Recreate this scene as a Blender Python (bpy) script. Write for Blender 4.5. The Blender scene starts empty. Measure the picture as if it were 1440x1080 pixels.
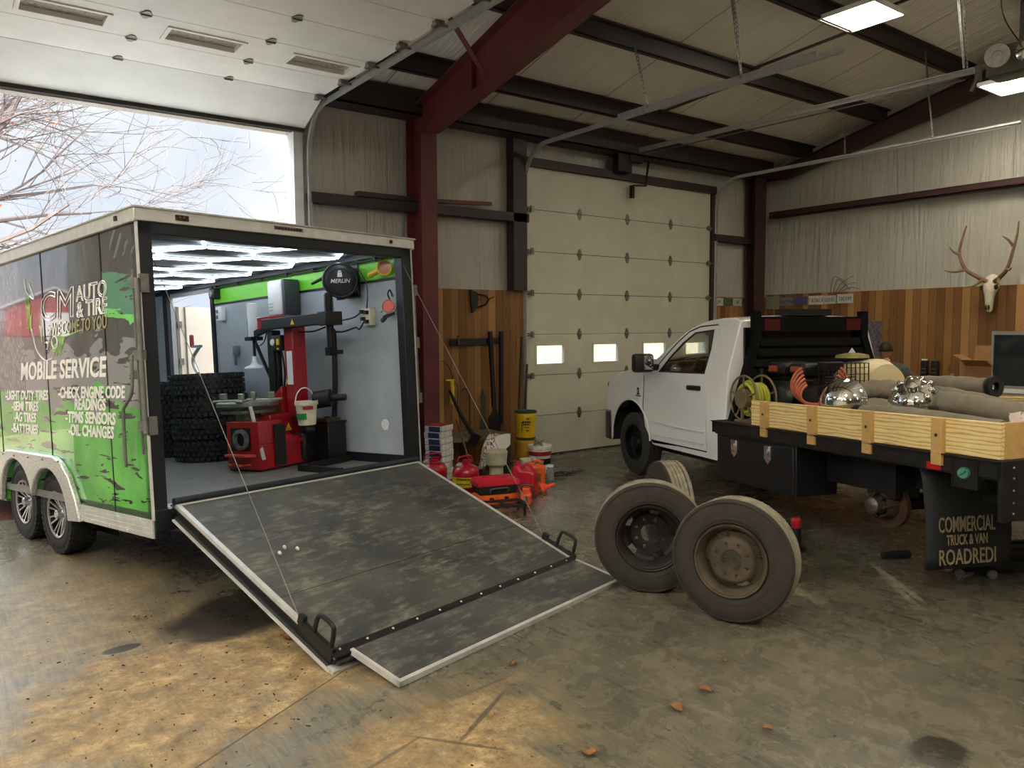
import bpy, bmesh, math, random
from mathutils import Matrix, Vector, Euler
PI = math.pi
random.seed(7)
C = bpy.context.scene.collection
SC = bpy.context.scene

# ------------------------------------------------------------------ camera, sky, lights, exposure
cam = bpy.data.objects.new('camera', bpy.data.cameras.new('camera'))
C.objects.link(cam)
cam.data.sensor_width = 36.0
cam.data.lens = 36.0*1082/1440
cam.data.clip_end = 300
yaw, pit, rol = .6347, .0742, -.0044
fw = Vector((math.sin(yaw)*math.cos(pit), math.cos(yaw)*math.cos(pit), -math.sin(pit)))
rt = Vector((math.cos(yaw), -math.sin(yaw), 0)); up = rt.cross(fw)
r2 = rt*math.cos(rol)+up*math.sin(rol); u2 = up*math.cos(rol)-rt*math.sin(rol)
cam.matrix_world = Matrix(((r2.x, u2.x, -fw.x, 0), (r2.y, u2.y, -fw.y, 0), (r2.z, u2.z, -fw.z, 1.945), (0, 0, 0, 1)))
SC.camera = cam
SC.view_settings.view_transform = 'Standard'
SC.view_settings.look = 'None'
SC.view_settings.exposure = 0.0
SC.view_settings.gamma = 1.0

SKY_STRENGTH = 1.1
ZENITH_GAIN = 10.0
PANEL_STRENGTH = 42.0
ADDED_PANEL_STRENGTH = 74.0
UPLIGHT_STRENGTH = 52.0
HEX_STRENGTH = 11.0

w = bpy.data.worlds.new('sky'); SC.world = w; w.use_nodes = True
nt = w.node_tree; nt.nodes.clear()
wo = nt.nodes.new('ShaderNodeOutputWorld'); bg = nt.nodes.new('ShaderNodeBackground')
tc = nt.nodes.new('ShaderNodeTexCoord'); nz = nt.nodes.new('ShaderNodeTexNoise'); cr = nt.nodes.new('ShaderNodeValToRGB')
nz.inputs['Scale'].default_value = 3.2; nz.inputs['Detail'].default_value = 6; nz.inputs['Roughness'].default_value = .55
cr.color_ramp.elements[0].position = .36; cr.color_ramp.elements[0].color = (.56, .68, .86, 1)
cr.color_ramp.elements[1].position = .6; cr.color_ramp.elements[1].color = (.93, .94, .94, 1)
nt.links.new(tc.outputs['Generated'], nz.inputs['Vector']); nt.links.new(nz.outputs['Fac'], cr.inputs['Fac'])
nt.links.new(cr.outputs['Color'], bg.inputs['Color'])
# bright haze overhead, dimmer towards the horizon
sx = nt.nodes.new('ShaderNodeSeparateXYZ'); mr = nt.nodes.new('ShaderNodeMapRange'); mr.interpolation_type = 'SMOOTHSTEP'
nt.links.new(tc.outputs['Generated'], sx.inputs[0]); nt.links.new(sx.outputs[2], mr.inputs['Value'])
mr.inputs['From Min'].default_value = .3; mr.inputs['From Max'].default_value = .5
mr.inputs['To Min'].default_value = SKY_STRENGTH; mr.inputs['To Max'].default_value = SKY_STRENGTH*ZENITH_GAIN
nt.links.new(mr.outputs['Result'], bg.inputs['Strength'])
nt.links.new(bg.outputs['Background'], wo.inputs['Surface'])

sun = bpy.data.objects.new('sun', bpy.data.lights.new('sun', 'SUN')); C.objects.link(sun)
sun.data.energy = 16.0; sun.data.angle = .35; sun.data.color = (1, .95, .86)
sun.rotation_euler = (math.radians(48), 0, math.radians(-20))

# ------------------------------------------------------------------ materials
def lin(c):
    f = lambda v: (v/255/12.92) if v/255 <= .04045 else ((v/255+.055)/1.055)**2.4
    return (f(c[0]), f(c[1]), f(c[2]), 1)
MATS = {}
class NT:
    def __init__(s, m): s.t = m.node_tree; s.b = s.t.nodes['Principled BSDF']
    def n(s, typ, **kw):
        nd = s.t.nodes.new('ShaderNode'+typ)
        for k, v in kw.items():
            if k in nd.inputs: nd.inputs[k].default_value = v
            else: setattr(nd, k, v)
        return nd
    def l(s, a, b): s.t.links.new(a, b)
    def co(s, scale=(1, 1, 1), kind='Object', loc=(0, 0, 0)):
        t = s.n('TexCoord'); mp = s.n('Mapping'); s.l(t.outputs[kind], mp.inputs['Vector'])
        mp.inputs['Scale'].default_value = scale; mp.inputs['Location'].default_value = loc
        return mp.outputs['Vector']
    def noise(s, vec, scale, detail=4, rough=.55, dist=0):
        nd = s.n('TexNoise'); nd.inputs['Scale'].default_value = scale; nd.inputs['Detail'].default_value = detail
        nd.inputs['Roughness'].default_value = rough; nd.inputs['Distortion'].default_value = dist
        if vec is not None: s.l(vec, nd.inputs['Vector'])
        return nd.outputs['Fac']
    def ramp(s, fac, stops):
        r = s.n('ValToRGB'); e = r.color_ramp.elements
        while len(e) < len(stops): e.new(.5)
        for i, (p, c) in enumerate(stops):
            e[i].position = p; e[i].color = c if len(c) == 4 else lin(c)
        s.l(fac, r.inputs['Fac']); return r.outputs['Color']
    def mix(s, fac, a, b, mode='MIX'):
        m = s.n('MixRGB', blend_type=mode)
        for i, v in ((0, fac), (1, a), (2, b)):
            if hasattr(v, 'is_linked'): s.l(v, m.inputs[i])
            elif i == 0: m.inputs[0].default_value = v
            else: m.inputs[i].default_value = v if len(v) == 4 else lin(v)
        return m.outputs[0]
    def math(s, op, a, b=None, c=None):
        m = s.n('Math', operation=op)
        for i, v in enumerate((a, b, c)):
            if v is None: continue
            if hasattr(v, 'is_linked'): s.l(v, m.inputs[i])
            else: m.inputs[i].default_value = v
        return m.outputs[0]
    def bump(s, h, strength=.3, dist=.02):
        b = s.n('Bump'); b.inputs['Strength'].default_value = strength; b.inputs['Distance'].default_value = dist
        s.l(h, b.inputs['Height']); s.l(b.outputs['Normal'], s.b.inputs['Normal'])
    def col(s, c): s.l(c, s.b.inputs['Base Color'])
def newmat(name, rough=.5, metal=0, spec=.5):
    m = bpy.data.materials.new(name); m.use_nodes = True; t = NT(m)
    t.b.inputs['Roughness'].default_value = rough; t.b.inputs['Metallic'].default_value = metal
    t.b.inputs['Specular IOR Level'].default_value = spec
    MATS[name] = m; return m, t
def M(name, c=None, rough=.5, metal=0, var=.12, scale=8, bump=0, spec=.5, coat=0, emis=0):
    """a plain material with a little procedural wear in its colour"""
    if name in MATS: return MATS[name]
    m, t = newmat(name, rough, metal, spec)
    L = lin(c)
    if var:
        f = t.noise(t.co(), scale, 5)
        a = tuple(max(0, v*(1-var*1.6)) for v in L[:3])+(1,); b = tuple(min(1, v*(1+var)) for v in L[:3])+(1,)
        t.col(t.ramp(f, [(.3, a), (.68, b)]))
        if bump: t.bump(f, bump)
    else: t.b.inputs['Base Color'].default_value = L
    if coat: t.b.inputs['Coat Weight'].default_value = coat; t.b.inputs['Coat Roughness'].default_value = .05
    if emis:
        t.b.inputs['Emission Color'].default_value = L; t.b.inputs['Emission Strength'].default_value = emis
    return m

# ------------------------------------------------------------------ mesh helpers
class B:
    def __init__(s): s.bm = bmesh.new()
    def mark(s): return len(s.bm.verts)
    def xf(s, m, k=0):
        s.bm.verts.ensure_lookup_table()
        for v in s.bm.verts[k:]: v.co = m @ v.co
        return s
    def bx(s, x0, x1, y0, y1, z0, z1):
        V = [s.bm.verts.new(p) for p in ((x0, y0, z0), (x1, y0, z0), (x1, y1, z0), (x0, y1, z0), (x0, y0, z1), (x1, y0, z1), (x1, y1, z1), (x0, y1, z1))]
        for f in ((3, 2, 1, 0), (4, 5, 6, 7), (0, 1, 5, 4), (1, 2, 6, 5), (2, 3, 7, 6), (3, 0, 4, 7)): s.bm.faces.new([V[i] for i in f])
        return s
    def box(s, c, d, r=(0, 0, 0)):
        k = s.mark(); s.bx(-d[0]/2, d[0]/2, -d[1]/2, d[1]/2, -d[2]/2, d[2]/2)
        return s.xf(Matrix.Translation(c) @ Euler(r).to_matrix().to_4x4(), k)
    def bar(s, p, q, wd, th, upv=(0, 0, 1)):
        """rectangular bar from p to q, wd across, th along upv"""
        p = Vector(p); q = Vector(q); d = q-p; L = d.length; d.normalize()
        x = d.cross(Vector(upv))
        if x.length < 1e-4: x = d.cross(Vector((1, 0, 0)))
        x.normalize(); z = x.cross(d)
        m = Matrix(((x.x, d.x, z.x, p.x), (x.y, d.y, z.y, p.y), (x.z, d.z, z.z, p.z), (0, 0, 0, 1)))
        k = s.mark(); s.bx(-wd/2, wd/2, 0, L, -th/2, th/2); return s.xf(m, k)
    def tube(s, pts, r, n=8, closed=False, cap=True):
        pts = [Vector(p) for p in pts]; N = len(pts)
        rs = r if isinstance(r, (list, tuple)) else [r]*N
        rings = []; pu = None
        for i, p in enumerate(pts):
            a = pts[(i-1) % N] if (closed or i > 0) else p; b = pts[(i+1) % N] if (closed or i < N-1) else p
            d = (b-a).normalized()
            if pu is None:
                pu = d.orthogonal().normalized()
            else:
                pu = pu-d*pu.dot(d)
                pu = pu.normalized() if pu.length > 1e-5 else d.orthogonal().normalized()
            v = d.cross(pu)
            rings.append([s.bm.verts.new(p+(pu*math.cos(2*PI*j/n)+v*math.sin(2*PI*j/n))*rs[i]) for j in range(n)])
        for i in range(N if closed else N-1):
            A, Bq = rings[i], rings[(i+1) % N]
            for j in range(n): s.bm.faces.new((A[j], A[(j+1) % n], Bq[(j+1) % n], Bq[j]))
        if cap and not closed:
            s.bm.faces.new(rings[0][::-1]); s.bm.faces.new(rings[-1])
        return s
    def cyl(s, p, q, r, r2=None, n=20): return s.tube([p, q], [r, r if r2 is None else r2], n)
    def lathe(s, prof, n=32, m=None, a0=0, a1=2*PI):
        """profile of (radius, height) turned about local z"""
        k = s.mark(); full = abs(a1-a0-2*PI) < 1e-6; cols = n if full else n+1; R = []
        for (r, z) in prof:
            if r < 1e-6: R.append([s.bm.verts.new((0, 0, z))]*cols)
            else: R.append([s.bm.verts.new((r*math.cos(a0+(a1-a0)*j/n), r*math.sin(a0+(a1-a0)*j/n), z)) for j in range(cols)])
        for i in range(len(R)-1):
            for j in range(n):
                j2 = (j+1) % cols
                q = [R[i][j], R[i][j2], R[i+1][j2], R[i+1][j]]; u = []
                for v in q:
                    if v not in u: u.append(v)
                if len(u) > 2:
                    try: s.bm.faces.new(u)
                    except ValueError: pass
        return s.xf(m, k) if m else s
    def prism(s, poly, h0, h1, m=None):
        """polygon in local xy drawn out from z=h0 to h1"""
        k = s.mark()
        a = [s.bm.verts.new((p[0], p[1], h0)) for p in poly]; b = [s.bm.verts.new((p[0], p[1], h1)) for p in poly]; n = len(poly)
        s.bm.faces.new(a[::-1]); s.bm.faces.new(b)
        for i in range(n): s.bm.faces.new((a[i], a[(i+1) % n], b[(i+1) % n], b[i]))
        return s.xf(m, k) if m else s
    def plate(s, outer, inners, h0, h1, m=None):
        """flat plate with holes, drawn out from h0 to h1"""
        k = s.mark(); t = bmesh.new()
        ed = []
        for lp in [outer]+list(inners):
            vs = [t.verts.new((p[0], p[1], h0)) for p in lp]
            ed += [t.edges.new((vs[i], vs[(i+1) % len(vs)])) for i in range(len(vs))]
        bmesh.ops.triangle_fill(t, use_beauty=True, use_dissolve=False, edges=ed)
        bmesh.ops.recalc_face_normals(t, faces=t.faces[:])
        fs = t.faces[:]
        if fs and fs[0].normal.z > 0: bmesh.ops.reverse_faces(t, faces=fs)
        if abs(h1-h0) > 1e-9:
            g = bmesh.ops.extrude_face_region(t, geom=t.faces[:])
            for v in g['geom']:
                if isinstance(v, bmesh.types.BMVert): v.co.z = h1
        bmesh.ops.recalc_face_normals(t, faces=t.faces[:])
        me = bpy.data.meshes.new('tmp'); t.to_mesh(me); t.free(); s.bm.from_mesh(me); bpy.data.meshes.remove(me)
        return s.xf(m, k) if m else s
    def ball(s, c, r, n=16, m=None):
        if not isinstance(r, (tuple, list)): r = (r, r, r)
        k = s.mark(); h = max(6, n//2)
        s.lathe([(math.sin(PI*i/h), -math.cos(PI*i/h)) if 0 < i < h else (0, -math.cos(PI*i/h)) for i in range(h+1)], n)
        mm = Matrix.Translation(c) @ (m or Matrix.Identity(4)) @ Matrix.Diagonal((r[0], r[1], r[2], 1))
        return s.xf(mm, k)
    def sheet(s, f, nu, nv, closeu=False):
        G = [[s.bm.verts.new(f(i/nu, j/nv)) for j in range(nv+1)] for i in range(nu+(0 if closeu else 1))]
        for i in range(nu):
            for j in range(nv):
                i2 = (i+1) % len(G); s.bm.faces.new((G[i][j], G[i2][j], G[i2][j+1], G[i][j+1]))
        return s
    def rbox(s, c, d, rad=.02, r=(0, 0, 0), seg=2):
        t = bmesh.new(); bmesh.ops.create_cube(t, size=1)
        for v in t.verts: v.co = Vector((v.co.x*d[0], v.co.y*d[1], v.co.z*d[2]))
        bmesh.ops.bevel(t, geom=t.edges[:], offset=min(rad, min(d)*.49), segments=seg, affect='EDGES', profile=.5)
        me = bpy.data.meshes.new('tmp'); t.to_mesh(me); t.free(); k = s.mark(); s.bm.from_mesh(me); bpy.data.meshes.remove(me)
        return s.xf(Matrix.Translation(c) @ Euler(r).to_matrix().to_4x4(), k)
    def outward(s):
        """turn closed pieces whose faces look inwards"""
        seen = set()
        for f0 in s.bm.faces:
            if f0 in seen: continue
            isl = []; st = [f0]; seen.add(f0); closed = True
            while st:
                f = st.pop(); isl.append(f)
                for e in f.edges:
                    if len(e.link_faces) != 2: closed = False
                    for g in e.link_faces:
                        if g not in seen: seen.add(g); st.append(g)
            if closed:
                o = isl[0].verts[0].co; vol = 0
                for f in isl:
                    v = [q.co-o for q in f.verts]
                    for i in range(1, len(v)-1): vol += v[0].dot(v[i].cross(v[i+1]))
                if vol < 0: bmesh.ops.reverse_faces(s.bm, faces=isl)
    def build(s, name, mat, parent=None, m=None, bevel=0, ang=35, solid=0, sub=0, norm=True, seg=2):
        if norm: bmesh.ops.recalc_face_normals(s.bm, faces=s.bm.faces[:])
        if norm: s.outward()
        me = bpy.data.meshes.new(name); s.bm.to_mesh(me); s.bm.free()
        me.polygons.foreach_set('use_smooth', [True]*len(me.polygons)); me.set_sharp_from_angle(angle=math.radians(ang))
        o = bpy.data.objects.new(name, me); C.objects.link(o)
        for q in (mat if isinstance(mat, (list, tuple)) else [mat]): me.materials.append(q)
        if parent: o.parent = parent
        if m is not None: o.matrix_local = m
        if solid:
            q = o.modifiers.new('solid', 'SOLIDIFY'); q.thickness = solid; q.offset = 0
        if bevel:
            q = o.modifiers.new('bevel', 'BEVEL'); q.width = bevel; q.segments = seg; q.limit_method = 'ANGLE'; q.angle_limit = math.radians(40)
        if sub:
            q = o.modifiers.new('sub', 'SUBSURF'); q.levels = sub; q.render_levels = sub
        return o
def T(x, y, z): return Matrix.Translation((x, y, z))
def R(a, ax): return Matrix.Rotation(a, 4, ax)
def axm(p, d, roll=(0, 0, 1)):
    """matrix whose local z runs along d, at p"""
    z = Vector(d).normalized(); x = Vector(roll).cross(z)
    if x.length < 1e-4: x = Vector((1, 0, 0)).cross(z)
    x.normalize(); y = z.cross(x)
    return Matrix(((x.x, y.x, z.x, p[0]), (x.y, y.y, z.y, p[1]), (x.z, y.z, z.z, p[2]), (0, 0, 0, 1)))
def basis(o, x, y):
    x = Vector(x).normalized(); y = Vector(y); y = (y-x*y.dot(x)).normalized(); z = x.cross(y)
    return Matrix(((x.x, y.x, z.x, o[0]), (x.y, y.y, z.y, o[1]), (x.z, y.z, z.z, o[2]), (0, 0, 0, 1)))
def tag(o, label, cat, group=None, kind=None):
    o['label'] = label; o['category'] = cat
    if group: o['group'] = group
    if kind: o['kind'] = kind
    return o
def thing(name, label, cat, m=None, group=None):
    o = bpy.data.objects.new(name, None); C.objects.link(o); o.empty_display_size = .1
    if m is not None: o.matrix_world = m if isinstance(m, Matrix) else T(*m)
    return tag(o, label, cat, group)
def struct(b, name, mat, **kw):
    o = b.build(name, mat, **kw)
    if not kw.get('parent'): o['kind'] = 'structure'
    return o
def kids(o): return [c for c in bpy.data.objects if c.parent == o]
def dup(o, m=None, parent=None, label=None):
    c = o.copy(); C.objects.link(c)
    if parent is not None: c.parent = parent
    for ch in kids(o): dup(ch, None, c)
    if m is not None: c.matrix_world = m
    if label: c['label'] = label
    return c
def text(s, size, mat, parent, m, name, ext=.0015, bold=0, shear=0, outline=0, align='CENTER', sx=1):
    cu = bpy.data.curves.new(name, 'FONT'); cu.body = s; cu.size = size; cu.align_x = align; cu.align_y = 'CENTER'
    cu.shear = shear; cu.resolution_u = 3
    if outline: cu.fill_mode = 'NONE'; cu.bevel_depth = outline; cu.bevel_resolution = 0
    else: cu.extrude = ext; cu.offset = bold
    t = bpy.data.objects.new('t', cu); C.objects.link(t)
    bpy.context.view_layer.update()
    me = bpy.data.meshes.new_from_object(t.evaluated_get(bpy.context.evaluated_depsgraph_get()))
    C.objects.unlink(t); bpy.data.objects.remove(t); bpy.data.curves.remove(cu)
    me.name = name; me.polygons.foreach_set('use_smooth', [False]*len(me.polygons)); me.materials.clear(); me.materials.append(mat)
    o = bpy.data.objects.new(name, me); C.objects.link(o)
    if parent: o.parent = parent
    o.matrix_local = m @ Matrix.Diagonal((sx, 1, 1, 1))
    return o
def arc(cx, cy, r, a0, a1, n): return [(cx+r*math.cos(a0+(a1-a0)*i/n), cy+r*math.sin(a0+(a1-a0)*i/n)) for i in range(n+1)]
def smooth(pts, k=6, closed=False):
    """catmull-rom through the points"""
    P = [Vector(p) for p in pts]; n = len(P); out = []
    for i in range(n if closed else n-1):
        g = lambda j: P[j % n] if closed else P[max(0, min(n-1, j))]
        a, b, c, d = g(i-1), g(i), g(i+1), g(i+2)
        for j in range(k):
            t = j/k
            out.append(.5*((2*b)+(c-a)*t+(2*a-5*b+4*c-d)*t*t+(3*b-a-3*c+d)*t**3))
    if not closed: out.append(P[-1])
    return out
# ------------------------------------------------------------------ surface materials of the building
def roofz(y): return 4.92+.25*(9.02-y) if y > -1.5 else 4.92+.25*10.52-.25*(-1.5-y)
def insul(name, sc, bs, c0, c1):
    m, t = newmat(name, .38, 0, .5)
    v = t.co(sc); f = t.noise(v, 3, 5, .6, .4); g = t.noise(t.co(), .9, 3)
    c = t.ramp(g, [(.3, c0), (.7, c1)])
    if 'roof' in name:
        P = t.n('SeparateXYZ'); t.l(t.co(), P.inputs[0])
        c = t.mix(t.math('MULTIPLY', t.math('LESS_THAN', t.math('FRACT', t.math('DIVIDE', P.outputs[0], 1.52)), .012), .7), c, (60, 54, 46))
    t.col(c); t.bump(f, bs, .05)
    return m
INS_W = insul('wall insulation vinyl', (3, 3, .25), .85, (170, 166, 156), (188, 184, 174))
INS_R = insul('roof insulation vinyl', (3.2, .2, .2), .9, (222, 216, 202), (236, 230, 216))
def planks(name, ax):
    m, t = newmat(name, .55, 0, .3)
    tcn = t.n('TexCoord'); sp = t.n('SeparateXYZ'); t.l(tcn.outputs['Object'], sp.inputs[0])
    u = sp.outputs[ax]; z = sp.outputs[2]
    s = t.math('DIVIDE', u, .125); idx = t.math('FLOOR', s); fr = t.math('FRACT', s)
    wn = t.n('TexWhiteNoise', noise_dimensions='1D'); t.l(idx, wn.inputs['W'])
    cb = t.n('CombineXYZ'); t.l(t.math('MULTIPLY', u, 9), cb.inputs[0]); t.l(t.math('MULTIPLY', idx, 7.3), cb.inputs[1]); t.l(z, cb.inputs[2])
    gr = t.noise(cb.outputs[0], 1.1, 5, .6, 1.6)
    base = t.ramp(wn.outputs['Value'], [(0, (116, 84, 52)), (.35, (146, 108, 66)), (.65, (168, 128, 82)), (1, (196, 156, 106))])
    c = t.mix(t.math('MULTIPLY', gr, 1), (250, 236, 212), (160, 132, 100))
    c = t.mix(.85, base, c, 'MULTIPLY'); c = t.mix(.25, c, base)
    # knots
    vo = t.n('TexVoronoi'); vo.inputs['Scale'].default_value = 1.0
    cb2 = t.n('CombineXYZ'); t.l(t.math('MULTIPLY', u, 5), cb2.inputs[0]); t.l(t.math('MULTIPLY', z, 1.6), cb2.inputs[2]); t.l(cb2.outputs[0], vo.inputs['Vector'])
    k = t.ramp(vo.outputs['Distance'], [(.05, (255, 255, 255)), (.16, (0, 0, 0))])
    c = t.mix(t.math('MULTIPLY', k, .55), c, (60, 36, 20))
    seam = t.math('LESS_THAN', fr, .045); c = t.mix(t.math('MULTIPLY', seam, .8), c, (28, 18, 10))
    t.col(c); t.bump(t.math('SUBTRACT', gr, seam), .25, .01)
    return m
PLK_X = planks('wall planks along the door wall', 0); PLK_Y = planks('wall planks along the gable wall', 1)
def floor_mat():
    m, t = newmat('polished concrete', .4, 0, .5)
    v = t.co(); P = t.n('SeparateXYZ'); t.l(v, P.inputs[0]); X, Y = P.outputs[0], P.outputs[1]
    big = t.noise(v, .9, 8, .68, .5); mid = t.noise(v, 4.5, 9, .72, .6); fine = t.noise(v, 26, 6, .7)
    stv = t.n('Mapping'); t.l(v, stv.inputs['Vector']); stv.inputs['Rotation'].default_value = (0, 0, -.95); stv.inputs['Scale'].default_value = (26, 2.2, 1)
    stre = t.noise(stv.outputs[0], 1.5, 6, .7, .6)
    c = t.ramp(big, [(.3, (134, 133, 126)), (.5, (150, 148, 140)), (.72, (168, 166, 156))])
    c = t.mix(.55, c, t.ramp(mid, [(.3, (105, 102, 95)), (.7, (215, 210, 195))]), 'MULTIPLY')
    c = t.mix(.75, c, t.ramp(stre, [(.38, (90, 86, 76)), (.62, (170, 160, 135))]), 'OVERLAY')
    # tan dirt tracked in on the left
    def blob(cx, cy, rx, ry, rot, lo, hi, nsc, amp):
        mp = t.n('Mapping', vector_type='TEXTURE'); t.l(v, mp.inputs['Vector'])
        mp.inputs['Location'].default_value = (cx, cy, 0); mp.inputs['Rotation'].default_value = (0, 0, rot); mp.inputs['Scale'].default_value = (rx, ry, 1)
        ln = t.n('VectorMath', operation='LENGTH'); t.l(mp.outputs[0], ln.inputs[0])
        nn = t.noise(v, nsc, 6, .65, .4)
        d = t.math('ADD', ln.outputs['Value'], t.math('MULTIPLY', t.math('SUBTRACT', nn, .5), amp))
        mr = t.n('MapRange', interpolation_type='SMOOTHSTEP'); t.l(d, mr.inputs['Value'])
        mr.inputs['From Min'].default_value = lo; mr.inputs['From Max'].default_value = hi
        mr.inputs['To Min'].default_value = 1; mr.inputs['To Max'].default_value = 0
        return mr.outputs['Result']
    d1 = blob(1.05, 4.3, 1.2, .85, .25, .55, 1.15, 2.2, 1.5)
    d2 = blob(1.55, 2.75, 1.15, .6, .5, .45, 1.1, 2.6, 1.7)
    d3 = blob(.5, 6.0, .9, 1.6, 0, .4, 1.2, 2.0, 1.6)
    d = t.math('MAXIMUM', t.math('MAXIMUM', d1, d2), t.math('MULTIPLY', d3, .55))
    dirt = t.ramp(t.noise(v, 7, 8, .75), [(.34, (112, 86, 54)), (.5, (162, 132, 88)), (.66, (202, 174, 130))])
    dm = t.math('MULTIPLY', d, t.ramp(t.noise(v, 5, 6, .7), [(.25, (110, 110, 110)), (.6, (255, 255, 255))]))
    c = t.mix(t.math('MULTIPLY', dm, .88), c, dirt)
    sand = t.math('MULTIPLY', t.math('GREATER_THAN', t.noise(v, 42, 4, .8), .6), t.math('POWER', d, .5))
    c = t.mix(t.math('MULTIPLY', sand, .62), c, (82, 60, 36))
    # oil and damp stains
    for a in ((1.62, 5.3, .72, .4, .5, .75, 1.08, 2.4, .8), (.78, 5.08, .12, .06, .1, .8, 1.0, 6, .2), (3.56, 1.57, .17, .13, .2, .7, 1.1, 5, .5), (5.6, 3.7, .9, .7, 0, .3, 1.2, 2.5, 1.2), (6.3, 2.6, .8, .5, .3, .3, 1.1, 2.5, 1.2)):
        c = t.mix(t.math('MULTIPLY', blob(*a), .85 if a[0] < 4 else .3), c, (26, 26, 27))
    # skid and scrape marks
    for (cx, cy, rot, ln_, wd, col) in ((5.75, 2.9, .9, .55, .035, (168, 160, 140)), (5.55, 2.75, .85, .4, .03, (160, 150, 128)), (5.0, 3.3, 1.2, .5, .05, (150, 142, 120)), (2.1, 3.1, .55, .35, .018, (70, 66, 58)), (1.85, 2.95, -.9, .3, .014, (72, 66, 56)), (2.3, 3.35, .1, .2, .012, (72, 66, 56)), (1.55, 3.05, .3, .25, .015, (78, 70, 58))):
        c = t.mix(t.math('MULTIPLY', blob(cx, cy, ln_, wd, rot, .5, 1.1, 9, .9), .7), c, col)
    # saw-cut joints
    def joint(px, py, ang):
        nx, ny = -math.sin(ang), math.cos(ang)
        q = t.math('ADD', t.math('MULTIPLY', t.math('SUBTRACT', X, px), nx), t.math('MULTIPLY', t.math('SUBTRACT', Y, py), ny))
        return t.math('LESS_THAN', t.math('ABSOLUTE', q), .006)
    j = t.math('MAXIMUM', joint(.78, 3.46, .5), joint(5.2, 3.0, PI/2+.02))
    c = t.mix(t.math('MULTIPLY', j, .75), c, (38, 33, 26))
    c = t.mix(.35, c, t.ramp(fine, [(.3, (140, 138, 130)), (.7, (255, 255, 250))]), 'MULTIPLY')
    t.col(c)
    rr = t.math('ADD', t.math('MULTIPLY', mid, .3), t.math('ADD', t.math('MULTIPLY', d, .35), .12)); t.l(rr, t.b.inputs['Roughness'])
    t.bump(t.math('ADD', fine, t.math('MULTIPLY', d, t.noise(v, 40, 4))), .12, .01)
    return m
CONC = floor_mat()
RED = M('red primer steel', (98, 40, 41), .5, 0, .15, 4)
RED_SHADED = M('shaded red primer steel', (62, 34, 32), .5, 0, .15, 4)  # the frame's red primer, darkened to paint in shade at the gable end
PURL = M('dark primer steel', (52, 42, 41), .55, 0, .12, 3)
DOORW = M('off white door skin', (196, 193, 174), .45, 0, .05, 3)
GALV = M('galvanised steel', (190, 192, 190), .4, .5, .1, 20)
DGALV = M('dull galvanised steel', (120, 120, 115), .5, .6, .15, 20)
BLK = M('black paint', (16, 16, 17), .5, 0, .15, 6)
RUB = M('black rubber', (26, 26, 27), .75, 0, .18, 14, .1)
GLASS = newmat('clear glass', .02)[0]
GLASS.node_tree.nodes['Principled BSDF'].inputs['Transmission Weight'].default_value = 1
GLASS.node_tree.nodes['Principled BSDF'].inputs['Base Color'].default_value = (.9, .93, .92, 1)
SEAL = M('dark joint rubber', (40, 38, 34), .8)  # dark rubber of the door joints and bottom seals

# ------------------------------------------------------------------ floor, walls, roof
XW = 12.75
struct(B().bx(-7, XW, -12, 9.27, -.2, 0), 'floor', CONC)
FM = basis((0, 9.12, 0), (1, 0, 0), (0, 0, 1))
fr_out = [(-7, 0), (-.62, 0), (-.62, 4.27), (3.55, 4.27), (3.55, 0), (6.9, 0), (6.9, 4.27), (11.03, 4.27), (11.03, 0), (XW, 0), (XW, 4.95), (-7, 4.95)]
struct(B().plate(fr_out, [], -.15, 0, FM), 'wall_front', INS_W)
gab = [(9.27, 0), (-12, 0), (-12, roofz(-12)+.02), (-1.5, roofz(-1.5)+.02), (9.27, roofz(9.27)+.02)]
YZ = Matrix(((0, 0, 1, 0), (1, 0, 0, 0), (0, 1, 0, 0), (0, 0, 0, 1)))   # local (x,y,z) -> world (z,x,y)
struct(B().prism(gab, XW, XW+.15, YZ), 'wall_right', INS_W)
struct(B().prism(gab, -7.15, -7, YZ), 'wall_left', INS_W)
struct(B().bx(-7, XW, -12.15, -12, 0, roofz(-12)), 'wall_back', INS_W)
rf = [(9.3, roofz(9.3)), (-1.5, roofz(-1.5)), (-12.1, roofz(-12.1)), (-12.1, roofz(-12.1)+.15), (-1.5, roofz(-1.5)+.15), (9.3, roofz(9.3)+.15)]
struct(B().prism(rf, -7.15, XW+.15, YZ), 'ceiling', INS_R)
# plank wainscots
struct(B().bx(3.75, 6.86, 9.05, 9.12, 0, 2.47), 'trim_1', PLK_X)
struct(B().bx(11.07, XW, 9.05, 9.12, 0, 2.47), 'trim_2', PLK_X)
struct(B().bx(XW-.05, XW, -12, 9.05, 0, 2.53), 'trim_3', PLK_Y)
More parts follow.
